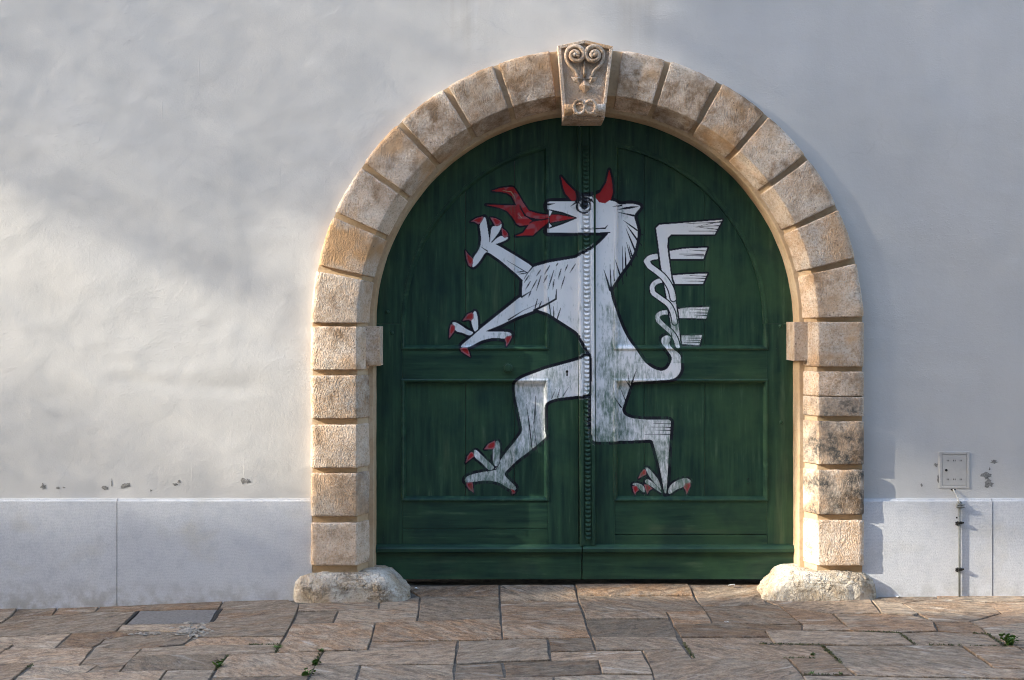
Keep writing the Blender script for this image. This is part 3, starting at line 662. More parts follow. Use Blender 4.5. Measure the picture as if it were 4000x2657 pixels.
def build_leaf(leaf, side):
    f = lambda x: x                                    # pixel x positions as measured on each leaf
    if side < 0: xo0, xo1, xi0, xi1 = 1400, 1572, 2140, SEAM - 3
    else: xo0, xo1, xi0, xi1 = 3160, 2996, 2402, SEAM + 1
    lo, hi = sorted((xi0, xi1))
    # meeting stile, full height; outer stile; arched rail; cross rails
    dpart(leaf, 'meeting_stile', [(lo, 2140), (hi, 2140), (hi, arcy(hi, R2)), (lo, arcy(lo, R2))], YD, YD + .05)
    a, b = sorted((xo0, xo1)); dpart(leaf, 'hinge_stile', [(a, 2140), (b, 2140), (b, 1266), (a, 1266)], YD, YD + .05)
    th_in = math.degrees(math.asin((xi0 - DCX) / R1)); th_o = -90 if side < 0 else 90
    th_in2 = math.degrees(math.asin((xi0 - DCX) / R2))
    dpart(leaf, 'arched_rail', arc(R1, th_o, th_in, 28) + arc(R2, th_in2, th_o, 28), YD + .001, YD + .05, 0.)
    a, b = sorted((xo1, xi0))
    dpart(leaf, 'cross_rail', [(a, 1486), (b, 1486), (b, 1362), (a, 1362)], YD + .0005, YD + .05, .002, 1)
    ln = 2066 if side < 0 else 2088
    dpart(leaf, 'bottom_rail', [(a, ln), (b, ln), (b, 1953), (a, 1953)], YD + .002, YD + .05, .003, 1)
    dpart(leaf, 'bottom_rail', [(a, 2140), (b, 2140), (b, ln + 2), (a, ln + 2)], YD - .002, YD + .05, .003, 1)
    # planks of the two panels
    cuts = [xo1 - 6 * (-side), 1818, 2010, xi0] if side < 0 else [xi0, 2518, 2756, xo1 + 8]
    if side < 0: cuts[0] = xo1 - 8
    for k in range(3):
        x0, x1 = cuts[k] + .8, cuts[k + 1] - .8
        top = [(x1 + (x0 - x1) * j / 10, arcy(x1 + (x0 - x1) * j / 10, R1 + 12)) for j in range(11)]
        dpart(leaf, 'plank', [(x0, 1370), (x1, 1370)] + top, YP + .0012 * (k % 2), YP + .02, .0015)
        dpart(leaf, 'plank', [(x0, 1960), (x1, 1960), (x1, 1478), (x0, 1478)], YP + .0012 * ((k + 1) % 2), YP + .02, .0015)
    # moulding round each panel
    def mould(loop, name='panel_moulding'):
        pts = [Vector(dr(*p)) for p in loop]; n = len(pts)
        ar = sum(pts[i].x * pts[(i + 1) % n].y - pts[(i + 1) % n].x * pts[i].y for i in range(n)); sg = 1 if ar > 0 else -1
        prof = [(-.010, YD + .004), (-.009, YD - .004), (-.004, YD - .0085), (.004, YD - .0085), (.010, YD - .003), (.015, YD + .008), (.022, YP - .002), (.026, YP + .006)]
        V = []
        for i in range(n):
            d1 = (pts[i] - pts[i - 1]).normalized(); d2 = (pts[(i + 1) % n] - pts[i]).normalized()
            m = Vector((-(d1.y + d2.y), d1.x + d2.x)) * sg; m.normalize(); c = m.dot(Vector((-d1.y, d1.x)) * sg)
            lowf = 1. if loop[i][1] > 1350 and not (1450 < loop[i][1] < 1500) else (.7 if loop[i][1] > 1400 else .22)
            for o_, y in prof: q = pts[i] + m * (o_ / max(.3, c)); V.append((q.x, YD + (y - YD) * lowf if y < YD else y, q.y))
        me = recalc(mesh_np(name, V, grid_faces(n, len(prof), True)))
        # normals must face the viewer
        o = place(name, me, M_DO, leaf); o['across'] = .5; LEAF[leaf].append(o)
    xa, xb = xo1, xi0
    th_a = math.degrees(math.asin(max(-1, min(1, (xa - DCX) / R1)))) if abs(xa - DCX) < R1 else th_o
    mould([(xa, 1362), (xa, 1268)] + arc(R1 + (6 if side < 0 else 14), th_o + (1 if side < 0 else -1), th_in, 26)[1:] + [(xb, 1362)])
    mould([(xa, 1953), (xa, 1486), (xb, 1486), (xb, 1953)])
    # weathering board along the foot and the kick board below it
    x0, x1 = (1400, SEAM + 8) if side < 0 else (SEAM + 12, 3160)
    A, B = dr(x0, 0)[0], dr(x1, 0)[0]; z1, z0 = dr(0, 2126)[1], dr(0, 2157)[1]
    pr = [(YD - .001, z1), (YD - .012, z1 - .001), (YD - .036, z1 - .018), (YD - .042, z1 - .026), (YD - .040, z0 + .008), (YD - .030, z0), (YD + .01, z0)]
    V = [(x, y, z) for x in (A, B) for y, z in pr]; Fm = grid_faces(2, len(pr)) + [tuple(range(len(pr))), tuple(range(2 * len(pr) - 1, len(pr) - 1, -1))]
    o = place('weather_board', recalc(mesh_np('weather_board', V, Fm)), M_DO, leaf); o['across'] = 1.; LEAF[leaf].append(o)
    dpart(leaf, 'kick_board', [(x0, 2262), (x1, 2262), (x1, 2154), (x0, 2154)], YD - .012, YD + .04, .004, 1)
    # bolt heads
    for bx, by in (((1514, 1219), (1530, 1300)) if side < 0 else ((3049, 1274), (3052, 1650))):
        X, Z = dr(bx, by); bm = bmesh.new(); bmesh.ops.create_uvsphere(bm, u_segments=12, v_segments=8, radius=1)
        for v in bm.verts: v.co = Vector((X + v.co.x * .014, YD + v.co.y * .008, Z + v.co.z * .014))
        me = bpy.data.meshes.new('bolt_head'); bm.to_mesh(me); bm.free(); place('bolt_head', me, M_DO, leaf, True)
build_leaf(leafL, -1); build_leaf(leafR, 1)

# ------------------------------------------------------------------ the painted emblem, laid out in pixels of the photograph's door
PX0, PY0, PW, PH = 1730, 640, 1120, 1340
COLR = np.zeros((PH, PW, 3), np.float32); ALP = np.zeros((PH, PW), np.float32)
CRZ = {1: (1700, 600, .31881), 2: (2100, 600, .38259), 3: (1700, 1000, .31881), 4: (2200, 1000, .38273), 5: (1750, 1350, .38265), 6: (2250, 1450, .33803)}
def cz(c, pts): x0, y0, s = CRZ[c]; return [(x0 + x * s, y0 + y * s) for x, y in pts]
def over(x0, y0, cov, colr):
    h, w_ = cov.shape; sub = COLR[y0:y0 + h, x0:x0 + w_]; al = ALP[y0:y0 + h, x0:x0 + w_]
    c = cov[..., None]; colr = np.asarray(colr, np.float32)
    sub[:] = np.where((al[..., None] > 0), sub * (1 - c) + colr * c, colr); al[:] = al + (1 - al) * cov
def fill(pts, colr):
    P = np.array(pts, np.float64) - (PX0, PY0); x0, y0 = np.maximum(np.floor(P.min(0)).astype(int) - 1, 0); x1, y1 = np.ceil(P.max(0)).astype(int) + 2
    x1, y1 = min(x1, PW), min(y1, PH); cov = np.zeros((y1 - y0, x1 - x0), np.float32)
    for sy in (.25, .75):
        for sx in (.25, .75):
            X, Y = np.meshgrid(np.arange(x0, x1) + sx, np.arange(y0, y1) + sy); ins = np.zeros(X.shape, bool)
            for i in range(len(P)):
                (ax, ay), (bx, by) = P[i - 1], P[i]
                if ay == by: continue
                r0 = max(0, int(min(ay, by)) - y0 - 1); r1 = max(0, int(max(ay, by)) - y0 + 2)
                Xs, Ys = X[r0:r1], Y[r0:r1]
                ins[r0:r1] ^= ((ay > Ys) != (by > Ys)) & (Xs < (bx - ax) * (Ys - ay) / (by - ay) + ax)
            cov += ins * .25
    over(x0, y0, cov, colr)
def stroke(pts, wd, colr):
    P = np.array(pts, np.float64) - (PX0, PY0); W = list(wd) if isinstance(wd, (list, tuple)) else [wd] * len(P); mw = max(W)
    x0, y0 = np.maximum(np.floor(P.min(0) - mw).astype(int), 0); x1, y1 = np.ceil(P.max(0) + mw).astype(int) + 1; x1, y1 = min(x1, PW), min(y1, PH)
    X, Y = np.meshgrid(np.arange(x0, x1) + .5, np.arange(y0, y1) + .5); cov = np.zeros(X.shape, np.float32)
    for i in range(len(P) - 1):
        a, b = P[i], P[i + 1]; d = b - a; L2 = max(1e-6, d @ d)
        c0, c1 = max(0, int(min(a[0], b[0]) - mw - x0)), max(0, int(max(a[0], b[0]) + mw - x0) + 2)
        r0, r1 = max(0, int(min(a[1], b[1]) - mw - y0)), max(0, int(max(a[1], b[1]) + mw - y0) + 2)
        Xs, Ys = X[r0:r1, c0:c1], Y[r0:r1, c0:c1]
        t = np.clip(((Xs - a[0]) * d[0] + (Ys - a[1]) * d[1]) / L2, 0, 1)
        ds = np.hypot(Xs - a[0] - t * d[0], Ys - a[1] - t * d[1]); hw = (W[i] + (W[i + 1] - W[i]) * t) / 2
        cov[r0:r1, c0:c1] = np.maximum(cov[r0:r1, c0:c1], np.clip(hw - ds + .5, 0, 1))
    over(x0, y0, cov.astype(np.float32), colr)
def rounded(pts, closed=True, it=2):
    for _ in range(it):
        q = []; n = len(pts)
        for i in range(n if closed else n - 1):
            a, b = pts[i], pts[(i + 1) % n]
            d = math.hypot(b[0] - a[0], b[1] - a[1]); k = min(.25, 9 / max(d, 1e-6))
            q += [(a[0] + (b[0] - a[0]) * k, a[1] + (b[1] - a[1]) * k), (b[0] + (a[0] - b[0]) * k, b[1] + (a[1] - b[1]) * k)]
        pts = q if closed else [pts[0]] + q + [pts[-1]]
    return pts
WHITE, INK, RED, PINK = (.90, .90, .90), (.010, .010, .017), (.42, .022, .024), (.40, .12, .14)
def outl(pts, wd, sharp=False):
    p = pts if sharp else rounded(pts); stroke(p + [p[0]], wd, INK)
body = cz(2, [(92,490),(430,490),(440,438),(560,432),(640,470),(780,485),(850,525),(950,505),(1072,532),(985,628),(1003,690),(1030,780),(1022,880),(992,1005),(937,1110),(872,1195),(800,1300),(745,1385)]) + \
  cz(4, [(480,350),(500,450),(540,560),(600,720),(660,840),(740,950),(830,1085),(920,1155),(1010,1180),(1070,1150),(1105,1080),(1112,1030),(1060,960),(1010,895),(1005,850),(1040,815),(1090,815),(1112,845),(1085,880),(1100,935),(1195,1005),(1205,1050),(1205,1170),(1160,1240),(1100,1262),(720,1290)]) + \
  cz(6, [(640,150),(600,260),(560,380),(535,450),(560,510),(640,550),(800,565),(1105,565),(1100,640),(1088,790),(1075,1000),(1065,1200),(1050,1420),(1030,1420),(1000,1250),(960,1050),(905,850),(885,795),(600,810),(210,815),(185,780),(170,640),(175,300),(178,0)]) + \
  cz(4, [(285,1010),(250,960)]) + cz(3, [(1745,935),(1380,700),(1250,660),(1150,600),(1060,500),(1075,270),(1130,200),(1200,135),(1380,85),(1735,25)]) + \
  cz(2, [(400,1060),(550,985),(640,910),(740,805),(92,818),(92,772),(150,752),(400,660),(150,588),(92,570)])
arm2 = cz(3, [(1060,490),(560,890),(450,990),(320,1095),(320,1125),(420,1120),(560,1040),(700,1005),(800,1010),(850,1020),(940,980),(930,945),(870,930),(600,930),(800,850),(1000,750),(1230,665),(1300,640),(1300,500)])
arm1 = cz(1, [(540,870),(590,800),(600,768),(622,790),(640,900),(668,1075),(800,1140),(1000,1260),(1200,1385),(1200,1500),(1085,1560),(1050,1530),(1000,1480),(800,1310),(625,1190),(560,1300),(500,1375),(450,1398),(465,1330),(465,1275),(530,1190),(560,1110),(563,1000)])
leg1 = cz(5, [(1440,90),(1330,150),(1000,240),(760,330),(680,385),(690,530),(725,690),(765,880),(690,980),(600,1090),(520,1200),(490,1270),(400,1290),(250,1320),(180,1350),(170,1395),(200,1405),(270,1395),(400,1380),(520,1400),(580,1440),(650,1480),(700,1480),(690,1440),(620,1380),(570,1320),(600,1280),(700,1180),(850,1070),(1010,935),(990,880),(985,650),(1000,580),(1100,540),(1320,515),(1440,500)])
toes = [cz(3, [(200,820),(240,810),(300,840),(400,910),(480,940),(420,985),(330,940),(250,930)]), cz(3, [(470,680),(495,675),(515,720),(525,800),(530,900),(490,945),(460,880),(440,800)]),
  cz(1, [(690,900),(720,885),(780,890),(818,850),(815,900),(760,1000),(690,1080),(672,1080),(672,1000)]), cz(1, [(690,1095),(760,1030),(820,1000),(850,1035),(895,1015),(890,1050),(800,1090),(720,1115)]),
  cz(5, [(260,1075),(290,1070),(330,1110),(400,1180),(485,1255),(420,1285),(330,1190),(270,1150)]), cz(5, [(490,985),(510,975),(530,1010),(530,1100),(525,1200),(490,1250),(460,1200),(455,1080)]),
  cz(6, [(805,1115),(850,1130),(900,1190),(960,1260),(1000,1400),(850,1220),(820,1160)]), cz(6, [(795,1290),(820,1255),(860,1265),(930,1320),(1010,1430),(880,1340)]),
  cz(6, [(650,1320),(690,1295),(760,1315),(800,1350),(800,1420),(740,1370),(700,1330)]), cz(6, [(1070,1380),(1110,1310),(1200,1260),(1280,1240),(1330,1265),(1340,1300),(1290,1300),(1240,1350),(1170,1370),(1080,1440)])]
claws = [cz(3, [(850,1015),(880,985),(935,975),(940,1000),(905,1070),(872,1110),(868,1060)]), cz(3, [(305,1140),(340,1120),(400,1135),(420,1190),(430,1240),(370,1205),(320,1170)]),
  cz(3, [(190,845),(215,838),(240,860),(245,900),(225,940),(170,1010),(175,900)]), cz(3, [(395,715),(450,692),(472,715),(472,760),(440,800),(410,785),(335,795)]),
  cz(1, [(430,835),(500,790),(585,768),(590,800),(560,850),(530,865),(480,835)]), cz(1, [(370,1190),(410,1240),(465,1290),(465,1340),(440,1390),(410,1370),(385,1300)]),
  cz(1, [(675,780),(740,790),(800,820),(815,850),(780,885),(735,885),(715,850)]), cz(1, [(815,910),(860,940),(890,975),(895,1010),(855,1035),(825,1010),(818,960)]),
  cz(5, [(235,1090),(262,1100),(265,1140),(230,1165),(180,1205),(195,1140)]), cz(5, [(480,975),(488,1010),(475,1060),(440,1065),(370,1065),(410,1010)]),
  cz(5, [(185,1405),(250,1400),(255,1450),(262,1510),(215,1475),(190,1440)]), cz(5, [(635,1465),(690,1490),(690,1510),(655,1525),(650,1490)]),
  cz(6, [(790,1140),(815,1150),(820,1200),(780,1220),(725,1250),(750,1190)]), cz(6, [(795,1320),(840,1320),(890,1365),(850,1390),(830,1430),(805,1370)]),
  cz(6, [(655,1335),(710,1330),(735,1380),(700,1410),(690,1440),(665,1390)]), cz(6, [(1250,1350),(1270,1300),(1330,1290),(1330,1340),(1300,1400),(1285,1440),(1275,1390)])]
flames = [cz(1, [(695,455),(800,420),(920,405),(960,410),(1010,480),(1080,600),(1150,700),(1250,730),(1390,755),(1390,840),(1300,810),(1130,770),(1060,680),(1000,640),(940,520),(880,480),(800,465)]),
  cz(1, [(620,625),(1010,635),(1060,700),(1110,770),(1200,830),(1160,870),(1040,885),(1000,860),(950,780),(880,700),(780,660)]),
  cz(1, [(1390,780),(1380,850),(1300,910),(1200,1000),(1100,1003),(980,1010),(1080,970),(1130,900),(1170,840),(1300,810)])]
horns = [cz(2, [(240,235),(300,310),(390,395),(398,480),(350,485),(285,410),(262,350)]), cz(2, [(733,165),(760,280),(770,400),(750,470),(690,510),(630,500),(590,450),(590,425),(640,400),(700,300)])]
bars = [cz(2, [(1215,760),(1250,725),(1400,715),(1895,675),(1815,825),(1370,825),(1335,860),(1330,950),(1345,1080),(1360,1250),(1390,1330),(1310,1330),(1265,1150),(1235,900)]),
  cz(2, [(1350,995),(1500,970),(1740,960),(1700,1075),(1350,1075)]), cz(2, [(1380,1245),(1500,1235),(1740,1225),(1695,1330),(1400,1330)]),
  cz(4, [(1175,545),(1250,530),(1500,522),(1465,640),(1180,635)]), cz(4, [(1210,815),(1425,810),(1395,915),(1210,900)])]
stem = cz(4, [(1000,60),(1085,30),(1110,220),(1160,500),(1190,760),(1205,930),(1145,930),(1120,800),(1080,520),(1030,250)])
RIBS = [(cz(2, [(1300,1035),(1230,1050),(1150,1062),(1118,1100),(1150,1150),(1240,1215),(1310,1280),(1370,1380),(1392,1480)]), 21, 4), (cz(2, [(1330,1290),(1230,1300),(1172,1350),(1180,1410)]) + cz(4, [(930,385),(1000,435),(1085,495),(1128,580),(1145,680)]), 18, 4),
        (cz(4, [(1090,575),(1010,580),(962,615),(980,665),(1040,720),(1120,790),(1160,860),(1172,920)]), 17, 4)]
# ink outlines first, then the white
for p in (body, leg1): outl(p, 27)
outl(arm1, 23); outl(arm2, 27)
for p in toes: outl(p, 20)
for p in claws: outl(p, 14, True)
for p in flames: outl(p, 15, True)
for p in horns: outl(p, 18, True)
for p in bars: outl(p, 16, True)
outl(stem, 13)
for p in bars[1:]: fill(p, WHITE)
for p, wd, k in RIBS:
    q = rounded(p, False); stroke(q, wd + 11, INK); stroke(q, wd, WHITE)
outl(bars[0], 15, True); outl(stem, 13); fill(stem, WHITE); fill(bars[0], WHITE)
fill(rounded(leg1), WHITE)
stroke(cz(4, [(288,1000),(292,1200),(288,1430)]), 15, INK)
fill(rounded(body), WHITE); fill(rounded(arm2), WHITE); fill(rounded(arm1), WHITE)
for p in toes: fill(rounded(p), WHITE)
for p, wd, k in RIBS:
    q = rounded(p[k:], False); stroke(q, wd + 9, INK); stroke(p[k - 1:k + 1] + q, wd, WHITE)
stroke(cz(4, [(1115,780),(1110,860),(1130,925)]), [2, 9, 2], INK)
blot = RNG.random((PH // 9 + 2, PW // 17 + 2)); bi = np.kron(blot, np.ones((9, 17)))[:PH, :PW]
k5 = np.ones(15) / 15
bi = np.apply_along_axis(lambda m: np.convolve(m, k5, 'same'), 0, bi); bi = np.apply_along_axis(lambda m: np.convolve(m, k5, 'same'), 1, bi)
def shrink(p, k, dx=0, dy=0):
    c = np.mean(p, 0); return [(c[0] + (x - c[0]) * k + dx, c[1] + (y - c[1]) * k + dy) for x, y in p]
for p in claws: fill(p, PINK); fill(rounded(shrink(p, .66, 1, -2)), RED)
tongue = cz(1, [(1395,755),(1500,750),(1720,790),(1520,830),(1410,850)])
fill(cz(1, [(1393,690),(1560,730),(1730,790),(1440,890),(1393,915)]), (.03, .05, .04)); outl(tongue, 7, True)
before = COLR.copy()
for p in flames + [tongue]: fill(p, RED)
redm = (np.abs(COLR - before).sum(2) > .05) & (COLR[..., 0] > .2) & (COLR[..., 1] < .06)
mixv = np.clip((bi - .50) * 3.2, 0, .6)[..., None] * redm[..., None]
COLR = COLR * (1 - mixv) + np.array((.36, .15, .17), np.float32) * mixv
for p in horns: fill(p, (.36, .018, .02))
for a in (cz(1, [(1040,640),(1100,760),(1200,800),(1340,805)]), cz(1, [(1390,800),(1200,825),(1160,850)])): stroke(a, [5, 5, 4, 2][:len(a)], INK)
stroke(cz(1, [(820,450),(930,465),(970,520),(985,590)]), [1, 4, 4, 1], (.50, .33, .20)); stroke(cz(1, [(1020,735),(1060,785)]), [1, 3], (.5, .33, .2))
for p in (cz(1, [(1395,695),(1437,708),(1402,775)]), cz(1, [(1393,850),(1432,890),(1393,912)])): stroke(p + [p[0]], 4, INK); fill(p, WHITE)
stroke(cz(1, [(1393,690),(1560,730),(1730,788)]), [4, 7, 3], INK); stroke(cz(1, [(1393,918),(1560,860),(1730,795)]), [5, 6, 3], INK)
stroke(cz(1, [(1393,600),(1393,1000)]), 2.5, (.20, .18, .15)); stroke(cz(2, [(92,490),(92,570)]), 9, INK); stroke(cz(2, [(92,772),(92,820)]), 7, INK)
# face
def ell(c, cx, cy, rx, ry, n=28): return cz(c, [(cx + rx * math.cos(2 * math.pi * k / n), cy + ry * math.sin(2 * math.pi * k / n)) for k in range(n)])
stroke(cz(2, [(395,400),(470,425),(560,418),(625,385)]), [8, 16, 18, 12], INK)
e = ell(2, 470, 545, 70, 66); fill(e, WHITE); stroke(e + [e[0]], 7, INK); fill(ell(2, 473, 530, 44, 46), INK)
stroke(ell(2, 470, 500, 78, 40)[14:29], [3] + [9] * 13 + [3], INK)
for a, wd in ((cz(2, [(335,542),(400,498)]), [1, 8]), (cz(2, [(545,470),(582,535)]), [7, 1]), (cz(2, [(560,460),(575,440)]), [5, 2]), (cz(2, [(440,775),(560,770),(690,765),(720,730)]), [2, 4, 6, 1]), (cz(2, [(112,522),(180,512)]), [8, 1]),
    (cz(2, [(765,547),(860,528)]), [1, 7]), (cz(2, [(830,598),(920,618),(985,632)]), [2, 5, 8]), (cz(2, [(92,820),(500,828),(740,808)]), [9, 11, 4])): stroke(a, wd, INK)
fill(cz(2, [(815,572),(900,545),(985,535),(1040,540),(960,560),(880,570)]), INK)
for a, wm in [((880,680,1020,782),6), ((915,730,1025,885),7), ((905,760,1000,990),7), ((912,905,962,1090),6), ((870,940,875,1190),5), ((895,940,908,1190),7), ((935,930,972,1060),6), ((790,1080,850,1250),7), ((740,1130,752,1380),6), ((775,1180,785,1300),4), ((680,1190,742,1395),8),
              ((1030,800,1080,830),6), ((1035,890,1068,938),6), ((1000,1000,1025,1055),6), ((960,1090,968,1150),6), ((905,1180,915,1250),6), ((870,1220,876,1335),6), ((800,1290,820,1370),7)]:
    stroke(cz(2, [a[:2], ((a[0] + a[2]) / 2, (a[1] + a[3]) / 2), a[2:]]), [1, wm * .8, wm], INK)
for a in [(1240,250,1295,170),(1090,330,1150,240),(1110,410,1170,310),(1175,425,1250,290),(1240,430,1300,240),(1340,230,1405,120),(1380,420,1455,180),(1480,130,1505,90),(1505,290,1545,160),(1540,410,1590,250),(1440,420,1460,290),(1590,190,1625,110),(1650,210,1720,100),(1330,330,1375,240),(1145,510,1175,430),(1215,680,1255,530),(1270,640,1305,560),(1385,500,1420,740),(1450,620,1455,790),(1470,850,1540,640),(1000,200,1095,190),(1020,225,1120,210)]:
    stroke(cz(3, [a[:2], ((a[0] + a[2]) / 2, (a[1] + a[3]) / 2), a[2:]]), [1, 5, 2.5], INK)
for c, a, wd in [(3, [(1060,505),(1180,430)], [7, 2]), (3, [(1215,668),(1360,600),(1480,530),(1487,410)], [9, 8, 7, 2]), (3, [(900,785),(1080,670),(1280,580)], [6, 2, 1]), (1, [(880,1310),(1130,1462)], [1, 4]), (1, [(560,1140),(640,1195)], [1, 5]), (1, [(1200,1385),(1130,1470),(1090,1540)], [6, 3, 2]),
                 (1, [(672,900),(668,1080)], [9, 2]), (1, [(690,1090),(800,960)], [2, 8]), (5, [(800,600),(830,800),(860,1060)], [1, 5, 4]), (5, [(895,520),(890,700),(880,820)], [1, 6, 1]), (5, [(870,760),(915,1100)], [1, 4]), (5, [(1060,540),(1100,450)], [4, 1]), (5, [(1120,530),(1150,420)], [4, 1]), (5, [(1180,510),(1230,430)], [4, 1]),
                 (4, [(415,140),(450,260),(480,350)], [1, 4, 9]), (4, [(660,1180),(680,1330)], [1, 5]), (4, [(755,1150),(700,1300)], [1, 8]), (4, [(630,1260),(690,1340)], [1, 5]), (4, [(515,1440),(600,1550)], [1, 5]), (4, [(570,1310),(640,1480)], [1, 4]), (6, [(440,290),(520,415)], [1, 5]),
                 (3, [(480,945),(420,1000)], [6, 6]), (3, [(535,905),(480,945)], [6, 5]), (5, [(490,1270),(400,1290)], [4, 4]), (5, [(530,1200),(490,1275)], [4, 4])]: stroke(cz(c, a), wd, INK)
for c, ln in [(2, [(1650,740,1890,690),(1600,745,1860,775),(1640,745,1870,735),(1550,790,1860,792),(1500,715,1890,700)]), (2, [(1500,1040,1720,1045),(1450,1025,1700,1030),(1560,985,1740,995)]), (2, [(1480,1270,1730,1275),(1500,1300,1700,1305),(1560,1245,1740,1255)]),
              (4, [(1300,545,1500,555),(1290,580,1510,575),(1330,610,1480,610),(1350,595,1490,590)]), (4, [(1250,840,1410,842),(1260,865,1405,868),(1240,885,1400,888)]), (6, [(900,610,1100,612),(850,650,1100,655),(880,690,1110,690),(800,735,1140,740)])]:
    for a in ln: stroke(cz(c, [a[:2], a[2:]]), [1, 3.5], INK)
# keyhole and a small stencilled mark low on the right leaf
# how worn the paint is
yy, xx = np.mgrid[0:PH, 0:PW]; yy = yy + PY0; xx = xx + PX0
WEAR = .04 + .40 * np.clip((yy - 1150) / 650, 0, 1) + .22 * np.exp(-((xx - 2400) / 60.) ** 2) * np.clip((yy - 1000) / 250, 0, 1) + .12 * np.clip((yy - 1640) / 160, 0, 1)
ink_ = COLR.sum(2) < .25; WEAR = np.where(ink_ | (COLR[..., 1] < .2), WEAR * .45, WEAR)
WEAR = np.where((xx > 2480) & (yy < 1420), np.clip(.05 + .5 * (yy - 1050) / 250, 0, .5) * .8, WEAR)
def sample(px, py):
    i = np.clip((np.asarray(px) - PX0).astype(int), 0, PW - 1); j = np.clip((np.asarray(py) - PY0).astype(int), 0, PH - 1)
    ok = (np.asarray(px) >= PX0) & (np.asarray(px) < PX0 + PW) & (np.asarray(py) >= PY0) & (np.asarray(py) < PY0 + PH)
    return COLR[j, i], ALP[j, i] * ok, WEAR[j, i]
def paint_attr(me, px, py):
    c, a, wv = sample(px, py); n = len(me.vertices)
    at = me.attributes.new('paint', 'FLOAT_COLOR', 'POINT'); at.data.foreach_set('color', np.concatenate([c, np.ones((n, 1))], 1).astype(np.float32).ravel())
    me.attributes.new('pmask', 'FLOAT', 'POINT').data.foreach_set('value', a.astype(np.float32)); me.attributes.new('wear', 'FLOAT', 'POINT').data.foreach_set('value', wv.astype(np.float32))
bpy.context.view_layer.update()
def film(leaf, xa, xb, label):
    V, P = [], []
    for o in LEAF[leaf]:
        k = len(V); M = o.matrix_world; V += [M @ v.co for v in o.data.vertices]; P += [tuple(i + k for i in p.vertices) for p in o.data.polygons]
    bvh = BVHTree.FromPolygons(V, P)
    st = 2; gxs = np.arange(max(PX0, xa), min(PX0 + PW - 1, xb), st); gys = np.arange(PY0, PY0 + PH - 1, st)
    A = ALP[np.ix_((gys - PY0).astype(int), (gxs - PX0).astype(int))] > .01
    G = A.copy()
    idx = -np.ones(G.shape, int); jj, ii = np.nonzero(G); idx[jj, ii] = np.arange(len(jj))
    vs = np.empty((len(jj), 3)); px = gxs[ii].astype(float); py = gys[jj].astype(float)
    dv = Vector((0, 1, 0))
    for k in range(len(jj)):
        X, Z = dr(px[k], py[k]); h = bvh.ray_cast(Vector((X, .05, Z)), dv)
        vs[k] = (X, (h[0].y if h[0] else YD) - .0012, Z)
    q = (idx[:-1, :-1] >= 0) & (idx[1:, :-1] >= 0) & (idx[:-1, 1:] >= 0) & (idx[1:, 1:] >= 0)
    fj, fi = np.nonzero(q); F = np.stack([idx[fj, fi], idx[fj + 1, fi], idx[fj + 1, fi + 1], idx[fj, fi + 1]], 1)
    me = bpy.data.meshes.new('painted_panther'); me.vertices.add(len(vs)); me.vertices.foreach_set('co', vs.ravel())
    me.loops.add(F.size); me.loops.foreach_set('vertex_index', F.ravel().astype(np.int32)); me.polygons.add(len(F))
    me.polygons.foreach_set('loop_start', np.arange(0, F.size, 4, dtype=np.int32)); me.update(calc_edges=True); me.validate()
    paint_attr(me, px, py)
    o = place('painted_panther', me, M_DO, leaf, True); o['label'] = label; return o
film(leafL, 1730, SEAM - 3, 'painted white forequarters, claws and red fire of a heraldic panther')
film(leafR, 2327, 2850, 'painted white back, tail and hind leg of a heraldic panther')

# centre strip with its column of scales, painted over in the middle
ytop = 500; prof = [(0, .0), (0, -.030), (4, -.036), (10, -.038), (15, -.034), (18, -.026), (20, -.022), (33, -.020), (46, -.022), (49, -.030), (55, -.031), (60, -.029), (62, -.020), (62, .0)]
rows = np.arange(ytop, 2131, 4); V, PXs, PYs = [], [], []
for py in rows:
    for o_, dy in prof:
        px = SEAM - 4 + o_ + lean(py); X, Z = dr(px, py); V.append((X, YD + dy, Z)); PXs.append(px); PYs.append(py)
me = mesh_np('centre_strip', V, grid_faces(len(rows), len(prof))); paint_attr(me, np.array(PXs), np.array(PYs)); recalc(me)
strip_o = place('centre_strip', me, M_DO, leafR); strip_o['across'] = 0.
py = 575.
while py < 2112:
    cx_ = SEAM - 4 + 33 + lean(py); V, PXs, PYs = [], [], []
    for i in range(6):                                  # a leaning half-disc: proud along its lower, rounded edge
        for k in range(9):
            a = math.pi * (k / 8); rr = 12.2 * i / 5
            ox, oy = rr * math.cos(a), rr * math.sin(a) * 1.05
            px_, py_ = cx_ + ox, py + oy - 4
            dp = -.023 - .013 * (i / 5) ** .6 * (.35 + .65 * math.sin(a)) * (1 if i < 5 else .92)
            X, Z = dr(px_, py_); V.append((X, YD + dp, Z)); PXs.append(px_); PYs.append(py_)
    for k in range(9):
        a = math.pi * (k / 8); px_, py_ = cx_ + 12.4 * math.cos(a), py + 13.2 * math.sin(a) - 4; X, Z = dr(px_, py_); V.append((X, YD - .019, Z)); PXs.append(px_); PYs.append(py_)
    me = mesh_np('scale', V, grid_faces(7, 9)); paint_attr(me, np.array(PXs), np.array(PYs)); recalc(me)
    o = place('scale', me, M_DO, strip_o, True); py += 17.1
